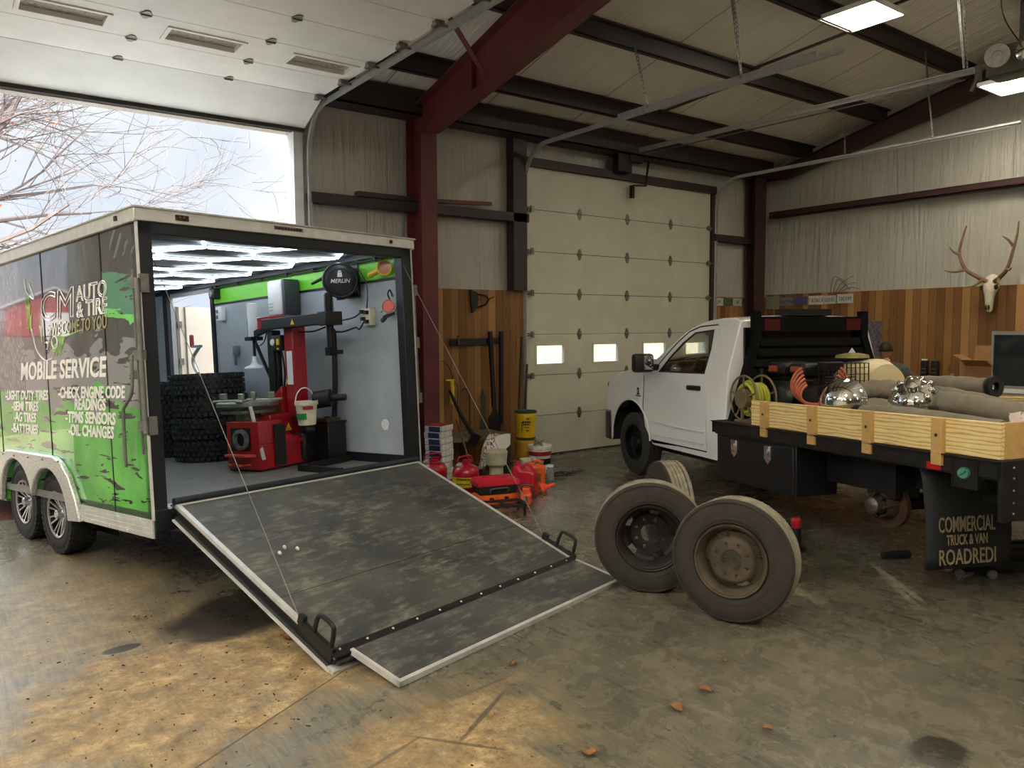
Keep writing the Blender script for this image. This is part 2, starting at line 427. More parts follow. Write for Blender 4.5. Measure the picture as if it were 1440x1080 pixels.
# steel frame: portal column and rafter beside the big door
def ibeam_yz(b, poly_bot, poly_top, x, wf, tf=.014):
    b.prism([p for p in poly_bot]+[p for p in poly_top[::-1]], x-.006, x+.006, YZ)
    for pl in (poly_bot, poly_top):
        for i in range(len(pl)-1):
            b.bar((x, pl[i][0], pl[i][1]), (x, pl[i+1][0], pl[i+1][1]), wf, tf, (0, 0, 1))
    return b
b = B()
b.bx(5.065, 5.078, 8.66, 9.1, 0, 4.75); b.bx(4.96, 5.19, 8.65, 8.668, 0, 4.44); b.bx(4.96, 5.19, 9.03, 9.045, 0, 4.75)
struct(b, 'trim_4', RED)
def raf(x0, a0, a1, s1, top0):
    bot = [(9.08, a0), (8.6, a0), (-1.5, a0+s1*10.1)]
    top = [(9.08, roofz(9.08)-.2), (-1.5, roofz(-1.5)-.2)]
    bb = B(); bb.prism([(9.08, a0), (8.6, a0), (-1.5, a0+s1*10.1), (-1.5, roofz(-1.5)-.2), (9.08, roofz(9.08)-.2)], x0-.007, x0+.007, YZ)
    w_ = .23 if x0 < 10 else .16
    for pl in (bot[1:], top): bb.bar((x0, pl[0][0], pl[0][1]), (x0, pl[1][0], pl[1][1]), w_, .016)
    return bb
bb = raf(5.07, 4.4, 0, .19, 0)
for yy in (7.55, 4.9): bb.bx(5.0, 5.14, yy-.006, yy+.006, 4.4+.19*(8.6-yy), roofz(yy)-.2)
struct(bb, 'trim_5', RED)
struct(raf(12.55, 4.62, 0, .215, 0), 'trim_6', RED_SHADED)
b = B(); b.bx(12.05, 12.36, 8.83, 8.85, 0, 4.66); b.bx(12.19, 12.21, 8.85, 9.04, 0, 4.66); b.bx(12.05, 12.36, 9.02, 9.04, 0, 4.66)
struct(b, 'trim_7', RED_SHADED)
# eave strut, girts, jamb posts, header
struct(B().bx(-7, 12.5, 8.78, 9.1, 4.64, 4.66).bx(-7, 12.5, 8.78, 8.79, 4.64, 4.95), 'trim_8', PURL)
struct(B().bx(3.62, 6.9, 8.93, 9.1, 3.45, 3.57), 'trim_9', PURL)
struct(B().bx(11.08, 12.4, 8.95, 9.1, 3.45, 3.57), 'trim_10', PURL)
struct(B().bx(XW-.2, XW, -12, 8.9, 3.95, 3.965).bx(XW-.2, XW-.19, -12, 8.9, 3.95, 4.06).bx(XW-.2, XW, -12, 8.9, 4.05, 4.06), 'trim_11', RED_SHADED)
struct(B().bx(6.62, 6.86, 8.93, 9.1, 2.47, 4.66), 'trim_12', PURL)
struct(B().bx(6.86, 11.1, 8.95, 9.1, 4.27, 4.39), 'trim_13', PURL)
struct(B().bx(3.45, 3.56, 9.04, 9.3, 0, 4.27), 'trim_14', M('white jamb trim', (215, 216, 214), .5, 0, .06))
struct(B().bx(10.99, 11.1, 9.075, 9.13, 0, 4.3).bx(11.03, 11.1, 8.98, 9.1, 0, 4.3), 'trim_15', PURL)
struct(B().bx(6.84, 6.95, 9.075, 9.13, 0, 4.3).bx(6.84, 11.1, 9.075, 9.13, 4.2, 4.3), 'trim_40', PURL)
n = 16
for y in (8.15, 6.8, 5.45, 4.1, 2.75, 1.4, .05):
    zr = roofz(y); b = B()
    b.bx(-7, 12.74, y-.005, y+.005, zr-.205, zr+.01); b.bx(-7, 12.74, y-.005, y+.075, zr-.205, zr-.195); b.bx(-7, 12.74, y+.068, y+.075, zr-.2, zr-.17)
    b.bx(-7, 12.74, y-.07, y, zr-.012, zr+.01)
    struct(b, 'trim_%d' % n, PURL); n += 1
# flange brace and sag straps under the purlins
struct(B().bar((4.95, 7.2, 4.72), (4.1, 6.82, 5.24), .06, .01), 'trim_%d' % n, RED); n += 1
for i in range(3):
    y0, y1 = (8.15, 6.8, 5.45)[i], (6.8, 5.45, 4.1)[i]
    struct(B().bar((8.75+.35*i, y0, roofz(y0)-.02), (8.95+.35*i, y1, roofz(y1)-.2), .03, .03), 'trim_%d' % n, PURL); n += 1
struct(B().bar((4.6, 9.0, 3.59), (6.25, 8.97, 3.66), .06, .05), 'trim_%d' % n, RED); n += 1
struct(B().bx(4.2, 5.0, 8.9, 9.0, 3.57, 3.63), 'trim_%d' % n, PURL); n += 1

# ------------------------------------------------------------------ overhead doors
HNG = M('hinge steel', (128, 124, 116), .4, .7, .2, 30)
def hinge_bm():
    b = B(); b.box((0, 0, .035), (.055, .012, .07)); b.box((0, 0, -.035), (.045, .012, .07))
    b.cyl((-.04, -.012, 0), (.04, -.012, 0), .01, n=8)
    b.prism([(-.05, .0), (.05, 0), (.014, .085), (-.014, .085)], -.004, .004, basis((0, -.006, 0), (1, 0, 0), (0, 0, 1)))
    b.prism([(-.05, .0), (.05, 0), (.014, -.085), (-.014, -.085)], -.004, .004, basis((0, -.006, 0), (1, 0, 0), (0, 0, 1)))
    return b
hinge0 = None
def hinge(parent, m):
    global hinge0
    if hinge0 is None: hinge0 = hinge_bm().build('hinge', HNG, parent, m)
    else:
        h = hinge0.copy(); C.objects.link(h); h.parent = parent; h.matrix_local = m
def roller(parent, m):
    B().box((0, -.02, 0), (.09, .03, .05)).cyl((-.02, -.03, 0), (.09, -.03, 0), .012, n=8).box((-.02, -.045, 0), (.05, .02, .09)).build('roller_bracket', HNG, parent, m)
PANE = M('frosty acrylic pane', (150, 142, 128), .25, 0, .25, 30)
def door(name, x0, x1, secs, wsec, wins, pane_mat, mat, h=4.27/7):
    """secs: (origin, up direction) of each section, local z up the section, local -y towards the room"""
    d = bpy.data.objects.new(name, None); C.objects.link(d); d['kind'] = 'structure'
    for i, (o, upd) in enumerate(secs):
        m = basis((0, o[0], o[1]), (1, 0, 0), (0, upd[0], upd[1]))      # local x along door, y up the section, z to the room
        holes = []
        if i == wsec: holes = [[(w0, .17), (w1, .17), (w1, .44), (w0, .44)] for (w0, w1) in wins]
        p = B().plate([(x0, .004), (x1, .004), (x1, h-.004), (x0, h-.004)], holes, -.05, 0, m)
        p.bm.verts.ensure_lookup_table()
        pm = p.build('door_panel', mat, d)
        if i == wsec:
            for (w0, w1) in wins:
                f = B().plate([(w0-.035, .135), (w1+.035, .135), (w1+.035, .475), (w0-.035, .475)], [[(w0, .17), (w1, .17), (w1, .44), (w0, .44)]], 0, .012, m).build('window_frame', mat, pm)
                B().plate([(w0, .17), (w1, .17), (w1, .44), (w0, .44)], [], -.035, -.03, m).build('window_pane', pane_mat, f)
        B().plate([(x0, -.003), (x1, -.003), (x1, .006), (x0, .006)], [], -.04, -.004, m).build('seam_gasket', SEAL, d)
        if i > 0:
            for q in range(3):
                hinge(d, basis((x0+(x1-x0)*(q+1)/4, o[0], o[1]), (1, 0, 0), Vector((0, upd[0], upd[1])).cross(Vector((1, 0, 0)))))
            mm = basis((x1-.05, o[0], o[1]), (1, 0, 0), Vector((0, upd[0], upd[1])).cross(Vector((1, 0, 0))))
            roller(d, mm); mm2 = mm.copy(); mm2.translation.x = x0+.05; roller(d, mm2 @ Matrix.Scale(-1, 4, (1, 0, 0)))
    return d
hS = 4.27/7
h1 = .635; ys = [8.24+h1*.925]+[8.24-h1*k for k in range(7)]; zs = [4.5-h1*.38, 4.5] + [4.5]*6
s1 = []
for i in range(7):
    dv = Vector((ys[i+1]-ys[i], zs[i+1]-zs[i])).normalized(); s1.append(((ys[i], zs[i]), (dv.x, dv.y)))
door1 = door('door_1', -.6, 3.5, s1, 2, [(-.48, .12), (.6, 1.2), (1.69, 2.29), (2.78, 3.38)], PANE, M('daylit white door skin', (232, 230, 222), .45, 0, .04, 3), h1)  # door skin lightened to paint in daylight from the open doorway
B().bx(-.6, 3.5, 8.81, 8.86, 4.22, 4.262).build('bottom_seal', SEAL, door1)
door2 = door('door_2', 6.92, 11.01, [((9.02, hS*i), (0, 1)) for i in range(7)], 2, [(7.1, 7.63), (8.24, 8.77), (9.36, 9.89), (10.4, 10.93)], GLASS, DOORW)
B().bx(6.92, 11.01, 9.0, 9.06, 0, .02).build('bottom_seal', SEAL, door2)

def ribbon(b, path, x0, x1, th):
    P = [Vector((0, p[0], p[1])) for p in path]; rows = []
    for i, p in enumerate(P):
        a = P[max(0, i-1)]; c = P[min(len(P)-1, i+1)]; d = (c-a).normalized(); nn = Vector((0, -d.z, d.y))*th/2
        rows.append([b.bm.verts.new((x, q.y, q.z)) for x, q in ((x0, p-nn), (x1, p-nn), (x1, p+nn), (x0, p+nn))])
    for i in range(len(rows)-1):
        for j in range(4): b.bm.faces.new((rows[i][j], rows[i][(j+1) % 4], rows[i+1][(j+1) % 4], rows[i+1][j]))
    b.bm.faces.new(rows[0][::-1]); b.bm.faces.new(rows[-1]); return b
def track(x, side, label, yend, mat=GALV):
    t = thing('door_track', label, 'door track', (x, 8.98, 0), 'steel tracks of the overhead doors')
    cv = [(8.98-x*0, .0), (8.98, 3.95)]+[(8.98-.5*(1-math.cos(a)), 3.97+.53*math.sin(a)) for a in [PI/2*k/8 for k in range(1, 9)]]+[(yend, 4.5)]
    cv = [(p[0]-8.98, p[1]) for p in cv]
    ribbon(ribbon(ribbon(B(), cv, -.003, .003, .055), [(p[0], p[1]) for p in cv], -.025*side-.002, -.025*side+.002, .05), cv, -.026, .026, .012).build('rail', mat, t)
    return t
def strap(t, p, q, w_=.042):
    """perforated angle strap"""
    p = Vector(p); q = Vector(q); L = (q-p).length
    b = B(); k = int(L/.05)
    d = (q-p)/k
    for s in (-1, 1): b.bar(p+Vector((s*w_*.36, 0, 0)), q+Vector((s*w_*.36, 0, 0)), w_*.3, .004)
    for i in range(k+1): b.bar(p+d*i-d*.18, p+d*i+d*.18, w_*.75, .004)
    return b.build('hanger_strap', DGALV, t)
t1 = track(3.62, 1, 'bright steel door track curving up beside the open doorway', 4.1)
B().bar((0, -.9, 4.53), (0, -4.85, 4.53), .01, .06).build('stiffener_angle', GALV, t1)
strap(t1, (0, -2.2, 4.5), (0, -2.2, roofz(6.78)-.1))
t2 = track(6.86, 1, 'galvanised door track at the left side of the closed overhead door', 4.1)
B().bar((0, -1.9, 4.54), (0, -4.6, 4.54), .01, .06).build('stiffener_angle', GALV, t2)
strap(t2, (0, -2.42, 4.52), (0, -2.18, roofz(6.8)-.15)); strap(t2, (0, -3.75, 4.52), (0, -3.55, roofz(5.45)-.1)); strap(t2, (-.05, -3.75, 4.9), (-.1, -3.6, roofz(5.4)-.02), .05)
t3 = track(11.12, -1, 'galvanised door track at the right side of the closed overhead door', 4.2)
strap(t3, (0, -2.41, 4.52), (0, -2.4, 4.95)); strap(t3, (0, -3.7, 4.52), (0, -3.56, roofz(5.42)-.1))
# opener of the closed door
op = thing('garage_door_opener', 'ceiling rail opener with motor head above the closed overhead door', 'door opener', (9.0, 8.95, 4.1))
b = B(); b.bar((0, -.1, .62), (0, -5.1, .55), .04, .05); b.bar((.0, -.1, .65), (0, -5.1, .58), .06, .008)
b.build('rail', GALV, op)
B().bar((.0, -.3, .54), (0, -5.0, .48), .015, .015).build('drive_chain', DGALV, op)
b = B().box((-.28, -.06, .4), (.3, .14, .28)).box((-.05, -.1, .5), (.3, .1, .14)); b.build('header_bracket', BLK, op, bevel=.01)
b = B().bar((.27, -.1, .48), (.2, -.1, .1), .025, .025, (0, 1, 0)).bar((.22, -.1, .1), (-.05, -.08, .08), .03, .03, (0, 1, 0)).box((-.03, -.03, -.01), (.055, .06, .2)); b.build('door_arm', BLK, op)
mo = B().rbox((0.05, -5.45, .56), (.34, .42, .3), .03).build('motor_head', M('grey motor casing', (92, 92, 84), .45, .3), op)
b = B().lathe([(0, .0), (.1, .0), (.115, .01), (.115, .05), (.05, .055), (.045, .03), (0, .03)], 24, axm((-.13, -5.36, .6), (-1, -.35, -.1)))
b.build('pulley', GALV, mo)
b = B().lathe([(0, 0), (.1, 0), (.11, .03), (.08, .05), (.03, .06), (.03, .09), (0, .09)], 24, axm((-.12, -5.64, .58), (-1, -.35, -.1))); b.build('clutch_drum', M('bright chrome', (225, 225, 222), .12, 1, 0), mo)
B().box((.02, -5.12, .52), (.06, .05, .16)).box((-.02, -5.1, .4), (.03, .03, .14), (.4, 0, 0)).build('chain_bracket', DGALV, op)
strap(op, (0, -4.98, .62), (-.12, -4.9, 1.75), .05); strap(op, (.03, -5.0, .62), (-.02, -4.92, 1.75), .05)
b = B().tube(smooth([(.15, -5.5, .7), (.1, -5.3, 1.1), (.16, -5.25, 1.6), (.1, -5.2, 1.85)]), .007, 6); b.build('power_cord', BLK, op)

# ------------------------------------------------------------------ ceiling lights
LED = M('lit diffuser', (255, 246, 224), .5, 0, 0, emis=PANEL_STRENGTH)
LED_UP = M('lit added uplight', (255, 246, 226), .5, 0, 0, emis=UPLIGHT_STRENGTH)
LED2 = M('lit diffuser of the added panels', (255, 249, 236), .5, 0, 0, emis=ADDED_PANEL_STRENGTH)
def panel(x, y, z, label, grp='square panel lights under the purlins'):
    p = thing('ceiling_light', label, 'ceiling light', (x, y, z), grp)
    B().plate([(-.36, -.36), (.36, -.36), (.36, .36), (-.36, .36)], [[(-.335, -.335), (.335, -.335), (.335, .335), (-.335, .335)]], 0, .05).bx(-.335, .335, -.335, .335, .045, .05).build('frame', M('white lamp frame', (230, 228, 220), .5, 0, 0), p)
    B().bx(-.334, .334, -.334, .334, .012, .03).build('diffuser', LED if x > 4 else LED2, p)
    if y < 4: B().bx(-.3, .3, -.3, .3, .052, .06).build('added_uplight', LED_UP, p)  # up-facing glow added on the unseen panels to brighten the roof
    B().bar((0, 0, .05), (0, 0, max(.07, roofz(y)-z-.03)), .04, .04, (0, 1, 0)).build('hanger', DGALV, p)
panel(8.98, 5.14, 5.6, 'glowing square light panel under the roof above the white truck')
panel(11.3, 4.3, 5.02, 'glowing square light panel near the gable wall beside the opener motor')
for (x, y) in ((2.2, 1.2), (5.6, -1.0), (9.0, .6), (0, -4.5), (6.5, -5.5), (-3.2, 2.6), (-3.6, -1.2), (-1.4, .6), (-5.2, 1.2), (-5.0, 4.6), (-2.2, 6.6), (-2.6, 3.6)):  # unseen panels added to brighten the floor, truck and trailer side
    panel(x, y, 4.7, 'added light panel, out of view, brightening the open end of the shop', 'added panel lights over the open end of the shop')
# ------------------------------------------------------------------ the enclosed trailer
def frame(y_, p_, r_):
    ey = Vector((math.sin(y_)*math.cos(p_), math.cos(y_)*math.cos(p_), -math.sin(p_)))
    ex = Vector((math.cos(y_), -math.sin(y_), 0)); ez = ex.cross(ey)
    return ex*math.cos(r_)+ez*math.sin(r_), ey, ez*math.cos(r_)-ex*math.sin(r_)
ex, ey, ez = frame(-.2387, .055, -.0045)
TM = Matrix(((ex.x, ey.x, ez.x, 1.1331), (ex.y, ey.y, ez.y, 5.7994), (ex.z, ey.z, ez.z, .4628), (0, 0, 0, 1)))
TR = thing('enclosed_trailer', 'enclosed cargo trailer in a black, grey and green wrap with its rear ramp lowered', 'trailer', TM)
BC = basis((0, 0, 0), (0, 1, 0), (0, 0, 1))         # local (x,y) -> trailer (b,c), z -> a
def wrapmat():
    m, t = newmat('printed vinyl wrap', .2, 0, .3)
    t.b.inputs['Coat Weight'].default_value = 1; t.b.inputs['Coat Roughness'].default_value = .03; t.b.inputs['Coat IOR'].default_value = 1.45
    v = t.co(); P = t.n('SeparateXYZ'); t.l(v, P.inputs[0]); bb, cc = P.outputs[1], P.outputs[2]
    mp = t.n('Mapping'); t.l(v, mp.inputs['Vector']); mp.inputs['Rotation'].default_value = (.35, 0, 0); mp.inputs['Scale'].default_value = (1, 1.3, 9)
    sl = t.noise(mp.outputs[0], 1.6, 3, .6, .4)
    mp2 = t.n('Mapping'); t.l(v, mp2.inputs['Vector']); mp2.inputs['Rotation'].default_value = (-.5, 0, 0); mp2.inputs['Scale'].default_value = (1, 1.6, 5)
    s2 = t.noise(mp2.outputs[0], 1.4, 2, .5, .3)
    c = t.mix(0, (30, 31, 36), (30, 31, 36))
    edge = t.math('ADD', cc, t.math('MULTIPLY', t.math('SUBTRACT', s2, .5), .9))
    grey = t.math('MULTIPLY', t.math('LESS_THAN', edge, 1.38), t.math('GREATER_THAN', edge, .9))
    c = t.mix(t.math('MULTIPLY', grey, .9), c, (128, 130, 134))
    grn = t.math('LESS_THAN', edge, 1.0)
    c = t.mix(grn, c, t.ramp(t.noise(v, 2, 3), [(.3, (66, 150, 54)), (.7, (98, 186, 76))]))
    sw = t.math('ADD', cc, t.math('MULTIPLY', bb, -.18)); sw = t.math('ADD', sw, t.math('MULTIPLY', t.math('SUBTRACT', sl, .5), .16))
    swm = t.math('MULTIPLY', t.math('MULTIPLY', t.math('GREATER_THAN', sw, 1.5), t.math('LESS_THAN', sw, 1.84)), t.math('LESS_THAN', bb, .62))
    c = t.mix(swm, c, t.mix(t.math('LESS_THAN', sw, 1.56), (48, 124, 92), (98, 196, 92)))
    c = t.mix(t.math('GREATER_THAN', sl, .585), c, (14, 15, 15))
    # tyre tread print towards the nose
    vo = t.n('TexVoronoi'); mp3 = t.n('Mapping'); t.l(v, mp3.inputs['Vector']); mp3.inputs['Scale'].default_value = (1, 7, 3.2); mp3.inputs['Rotation'].default_value = (.5, 0, 0); t.l(mp3.outputs[0], vo.inputs['Vector'])
    fm = t.math('MULTIPLY', t.math('GREATER_THAN', bb, 2.35), t.math('GREATER_THAN', cc, 1.05))
    c = t.mix(t.math('MULTIPLY', fm, .8), c, t.ramp(vo.outputs['Distance'], [(.2, (132, 132, 134)), (.6, (70, 70, 72))]))
    # claw marks near the top rear corner
    w3 = t.math('ADD', t.math('MULTIPLY', bb, 1.2), cc); cl = t.math('MULTIPLY', t.math('GREATER_THAN', t.math('FRACT', t.math('MULTIPLY', w3, 6)), .72), t.math('MULTIPLY', t.math('GREATER_THAN', cc, 2.02), t.math('LESS_THAN', bb, .45)))
    c = t.mix(t.math('MULTIPLY', cl, t.math('GREATER_THAN', s2, .5)), c, (96, 98, 104))
    t.bump(t.noise(t.co(), 2.2, 2), .25, .06); t.col(c); return m
WRAP = wrapmat()
ALU = M('brushed aluminium', (208, 207, 203), .42, .45, .08, 12)
TDARK = M('dark blue grey steel', (26, 29, 36), .45, .2, .12, 6)
GREYW = M('grey painted panel', (160, 168, 174), .5, 0, .1, 2.5)
LIME = M('lime green paint', (112, 204, 48), .45, 0, .05, 3)
def deck_mat():
    m, t = newmat('worn black deck', .5, 0, .4)
    v = t.co(); a = t.noise(v, 5, 8, .7); b_ = t.noise(v, 1.4, 4)
    mp = t.n('Mapping'); t.l(v, mp.inputs['Vector']); mp.inputs['Rotation'].default_value = (0, 0, .5); mp.inputs['Scale'].default_value = (3, 14, 4)
    s_ = t.noise(mp.outputs[0], 1.6, 6, .7)
    c = t.ramp(b_, [(.34, (50, 52, 54)), (.66, (78, 78, 72))])
    c = t.mix(t.math('MULTIPLY', t.ramp(t.math('MULTIPLY', a, s_), [(.24, (0, 0, 0)), (.38, (255, 255, 255))]), .45), c, (142, 138, 120))
    t.col(c); t.bump(a, .15, .005); return m
DECK = deck_mat()
FLOORT = M('grey trailer floor', (112, 112, 108), .5, 0, .16, 6)
def wrapcoat(m):
    b_ = m.node_tree.nodes['Principled BSDF']; b_.inputs['Coat Weight'].default_value = 1; b_.inputs['Coat Roughness'].default_value = .03; b_.inputs['Coat IOR'].default_value = 1.45
INK = M('printed white letters', (236, 232, 228), .4, 0, 0)
wrapcoat(MATS['printed white letters'])
INKY = M('printed khaki letters', (150, 140, 96), .4, 0, 0)
wrapcoat(MATS['printed khaki letters'])
INKG = M('printed green splash', (132, 190, 84), .4, 0, .1)
wrapcoat(MATS['printed green splash'])
b = B()
wl = [(0, 0), (1.43, 0)]+arc(1.86, -.015, .43, PI, .435, 14)+arc(2.64, .027, .43, PI-.435, 0, 14)+[(3.07, 0), (5.2, 0), (5.2, 2.26), (0, 2.26)]
side = b.plate(wl, [], 0, .05, BC).build('side_wall', WRAP, TR); side['label'] = 'wrapped side wall with white service lettering'
b = B()
for s_ in (.62, 1.81, 3.05, 4.25): B().bx(-.004, .001, s_-.006, s_+.006, .1 if s_ not in (1.81,) else .5, 2.24).build('panel_seam', BLK, side)
b = B().bx(-.012, 0, 0, 1.3, 0, .13)
for q in (.03, .065, .1): b.bx(-.016, -.01, 0, 1.3, q-.004, q+.004)
for k in range(8): b.ball((-.014, .08+.16*k, .02+.09*(k % 2)), .008, 8)
b.build('skirt_rail', ALU, TR); B().bx(-.012, 0, 3.28, 5.2, 0, .13).build('skirt_rail', ALU, TR)
# text and artwork on the wrap (reads towards the rear)
def side_m(bq, cq): return basis((-.003, bq, cq), (0, -1, 0), (0, 0, 1))
for (s_, sz, bq, cq, mt, bd) in (('MOBILE SERVICE', .21, 1.55, 1.225, INK, .006), ('-LIGHT DUTY TIRES', .115, 2.36, 1.015, INK, .004), ('-SEMI TIRES', .115, 2.4, .915, INK, .004), ('-AG TIRES', .115, 2.42, .815, INK, .004), ('-BATTERIES', .115, 2.45, .71, INK, .004),
                             ('-CHECK ENGINE CODE', .125, .97, 1.035, INK, .004), ('READINGS', .125, .98, .94, INK, .004), ('-TPMS SENSORS', .125, 1.0, .835, INK, .004), ('-OIL CHANGES', .125, 1.0, .73, INK, .004), ('WE COME TO YOU', .14, 1.11, 1.565, INKY, .002)):
    o = text(s_, sz, mt, side, side_m(bq, cq), 'lettering', bold=bd, shear=.2)
    wid = max(v.co.x for v in o.data.vertices)-min(v.co.x for v in o.data.vertices)
    want = {'MOBILE SERVICE': 1.84, '-LIGHT DUTY TIRES': 1.08, '-SEMI TIRES': .68, '-AG TIRES': .57, '-BATTERIES': .68, '-CHECK ENGINE CODE': 1.27, 'READINGS': .6, '-TPMS SENSORS': .96, '-OIL CHANGES': .87, 'WE COME TO YOU': 1.08}[s_]
    o.matrix_local = side_m(bq, cq) @ Matrix.Diagonal((want/wid, 1, 1, 1))
for (s_, sz, bq, cq, want) in (('CM', .34, 1.52, 1.75, .72), ('AUTO', .17, .82, 1.81, .58), ('& TIRE', .17, .83, 1.685, .58)):
    o = text(s_, sz, INK, side, side_m(bq, cq), 'outline_lettering', shear=.12, outline=.0042)
    wid = max(v.co.x for v in o.data.vertices)-min(v.co.x for v in o.data.vertices)
    o.matrix_local = side_m(bq, cq) @ Matrix.Diagonal((want/wid, 1, 1, 1))
b = B(); b.tube([(-.003, p[0], p[1]) for p in smooth([(2.1, 1.6), (2.02, 1.42), (1.85, 1.32), (1.68, 1.33)], 6)], .005, 5)
b.build('emblem_line', INK, side); b = B(); b.tube([(-.003, p[0], p[1]) for p in smooth([(2.2, 2.05), (2.17, 1.93), (2.0, 1.85), (2.1, 2.0)], 5)], .005, 5)
b.build('emblem_line', INK, side)
b = B(); rnd = random.Random(3)
for k in range(16):
    y0, z0 = 2.17+rnd.uniform(-.06, .06), rnd.uniform(1.62, 1.9); b.prism([(y0, z0), (y0-.05*rnd.random()-.02, z0+.05), (y0-.02, z0-.06*rnd.random()-.03)], -.003, .001, BC)
b.prism([(2.2, 1.92), (2.12, 1.88), (2.13, 1.64), (2.22, 1.6)], -.003, .001, BC); b.build('emblem_splash', INKG, side); b = B(); b.prism([(1.93, 1.62), (1.86, 1.6), (1.88, 1.45)], -.003, .001, BC); b.build('emblem_splash', INKG, side); b = B()
for k in range(12):
    y0, z0 = 1.5+rnd.uniform(-.06, .2), 1.46+rnd.uniform(-.05, .04); b.prism([(y0, z0), (y0-.09, z0+.02), (y0-.02, z0-.07)], -.003, .001, BC)
b.prism([(1.58, 1.5), (1.0, 1.535), (1.55, 1.47)], -.003, .001, BC)
b.build('emblem_splash', INKG, side)
b = B(); b.tube([(-.003, 1.6+.06*math.cos(a), 1.46+.05*math.sin(a)) for a in [2*PI*k/20 for k in range(20)]], .007, 5, closed=True)
for k in range(5): b.tube([(-.003, 1.68+.03*math.cos(a)+.025*k, 1.58-.035*k+.03*math.sin(a)) for a in [PI*.3+PI*1.2*q/6 for q in range(7)]], .007, 5)
b.build('emblem_chain', INK, side)
# fender, wheels
fo = [(1.2, 0), (1.27, .17), (1.4, .36), (1.56, .47), (1.7, .505), (2.8, .515), (2.97, .47), (3.12, .35), (3.22, .18), (3.27, .02), (3.06, .02)]
fo += arc(2.64, .027, .41, 0, PI-.33, 14)[1:]+arc(1.86, -.015, .41, .33, PI, 14)
fn = B().plate(fo, [], -.05, 0, BC).build('fender', M('polished diamond plate', (218, 217, 213), .3, .6, .25, 60, .4), TR, bevel=.012)
b = B()
for q in (1.56, 1.9, 2.25, 2.6, 2.9): b.ball((-.052, q, .47), .009, 8)
b.build('rivets', DGALV, fn)
B().plate([(1.35, -.2), (3.15, -.2), (3.15, .5), (1.35, .5)], [], .3, .31, BC).build('wheel_well', BLK, TR)
def tire_prof(Ro, ri, w_, grooves=0, gd=.008):
    h = w_/2; p = [(ri, -h*.78), (ri+.012, -h*.92), (ri+(Ro-ri)*.35, -h), (ri+(Ro-ri)*.65, -h*.98), (Ro-.03, -h*.9), (Ro-.008, -h*.8)]
    if grooves:
        st = 2*h*.74/(grooves+1)
        p += [(Ro, -h*.74)]
        for g in range(grooves):
            z = -h*.74+st*(g+1); p += [(Ro, z-.008), (Ro-gd, z-.006), (Ro-gd, z+.006), (Ro, z+.008)]
        p += [(Ro, h*.74)]
    else: p += [(Ro, -h*.7), (Ro+.002, 0), (Ro, h*.7)]
    p += [(Ro-.008, h*.8), (Ro-.03, h*.9), (ri+(Ro-ri)*.65, h*.98), (ri+(Ro-ri)*.35, h), (ri+.012, h*.92), (ri, h*.78), (ri, -h*.78)]
    return p
def lugs(b, Ro, w_, n, d=.011):
    """all-terrain tread blocks round the tyre"""
    h = w_/2
    for k in range(n):
        a = 2*PI*k/n
        for (z, ln, off, tw) in ((-h*.72, h*.3, 0, .25), (-h*.27, h*.3, .5, -.3), (h*.2, h*.28, 0, .3), (h*.7, h*.3, .5, -.25)):
            aa = a+off*2*PI/n; q = b.mark(); ch = 2*PI*Ro/n*.68
            b.bx(-ch/2, ch/2, -d, d, -ln/2, ln/2)
            b.xf(R(aa, 'Z') @ T(0, Ro+.002, z) @ R(tw, 'Y'), q)
    for k in range(n):
        a = 2*PI*(k+.25)/n
        for s_ in (-1, 1):
            q = b.mark(); b.bx(-.02, .02, -.025, .012, -.006, .006); b.xf(R(a, 'Z') @ T(0, Ro-.012, s_*h*.93), q)
    return b
CHR = M('machined bright alloy', (215, 215, 217), .2, .9, .05)
rnd = random.Random(5)
def trailer_wheel(bq, cq, right=False):
    m = axm((2.33 if right else .115, bq, cq), (1 if right else -1, 0, 0))
    t_ = B().lathe(tire_prof(.337, .2, .215), 48); lugs(t_, .337, .215, 40, .007); tr = t_.build('tire', RUB, TR, m)
    B().lathe([(.203, .09), (.2, .1), (.188, .095), (.18, .04), (.16, .0), (.0, -.0), (0, -.03), (.2, -.03)], 40).build('rim', M('gloss black alloy', (18, 18, 19), .25, .5, 0), tr)
    b = B().lathe([(.207, .088), (.203, .104), (.186, .1), (.186, .09)], 40)
    for k in range(8):
        for s_ in (-1, 1):
            a = 2*PI*k/8; q = b.mark(); b.bar((s_*.012, .05, .05), (s_*.045, .188, .088), .014, .014); b.xf(R(a, 'Z'), q)
    b.lathe([(.06, .03), (.06, .055), (.045, .06), (.04, .1), (.03, .108), (0, .11)], 20)
    b.build('spokes', CHR, tr)
for q in ((1.86, -.015), (2.64, .027)): trailer_wheel(*q)
for q in ((1.86, -.015), (2.64, .027)): trailer_wheel(q[0], q[1]-.01, True)
B().cyl((.2, 1.86, -.02), (2.3, 1.86, -.02), .035).cyl((.2, 2.64, .02), (2.3, 2.64, .02), .035).bx(.25, .33, .02, 5.2, -.02, .12).bx(2.2, 2.28, .02, 5.2, -.02, .12).build('chassis', BLK, TR)
B().bx(.0, 2.56, .0, 5.2, .12, .18).build('floor_deck', FLOORT, TR)
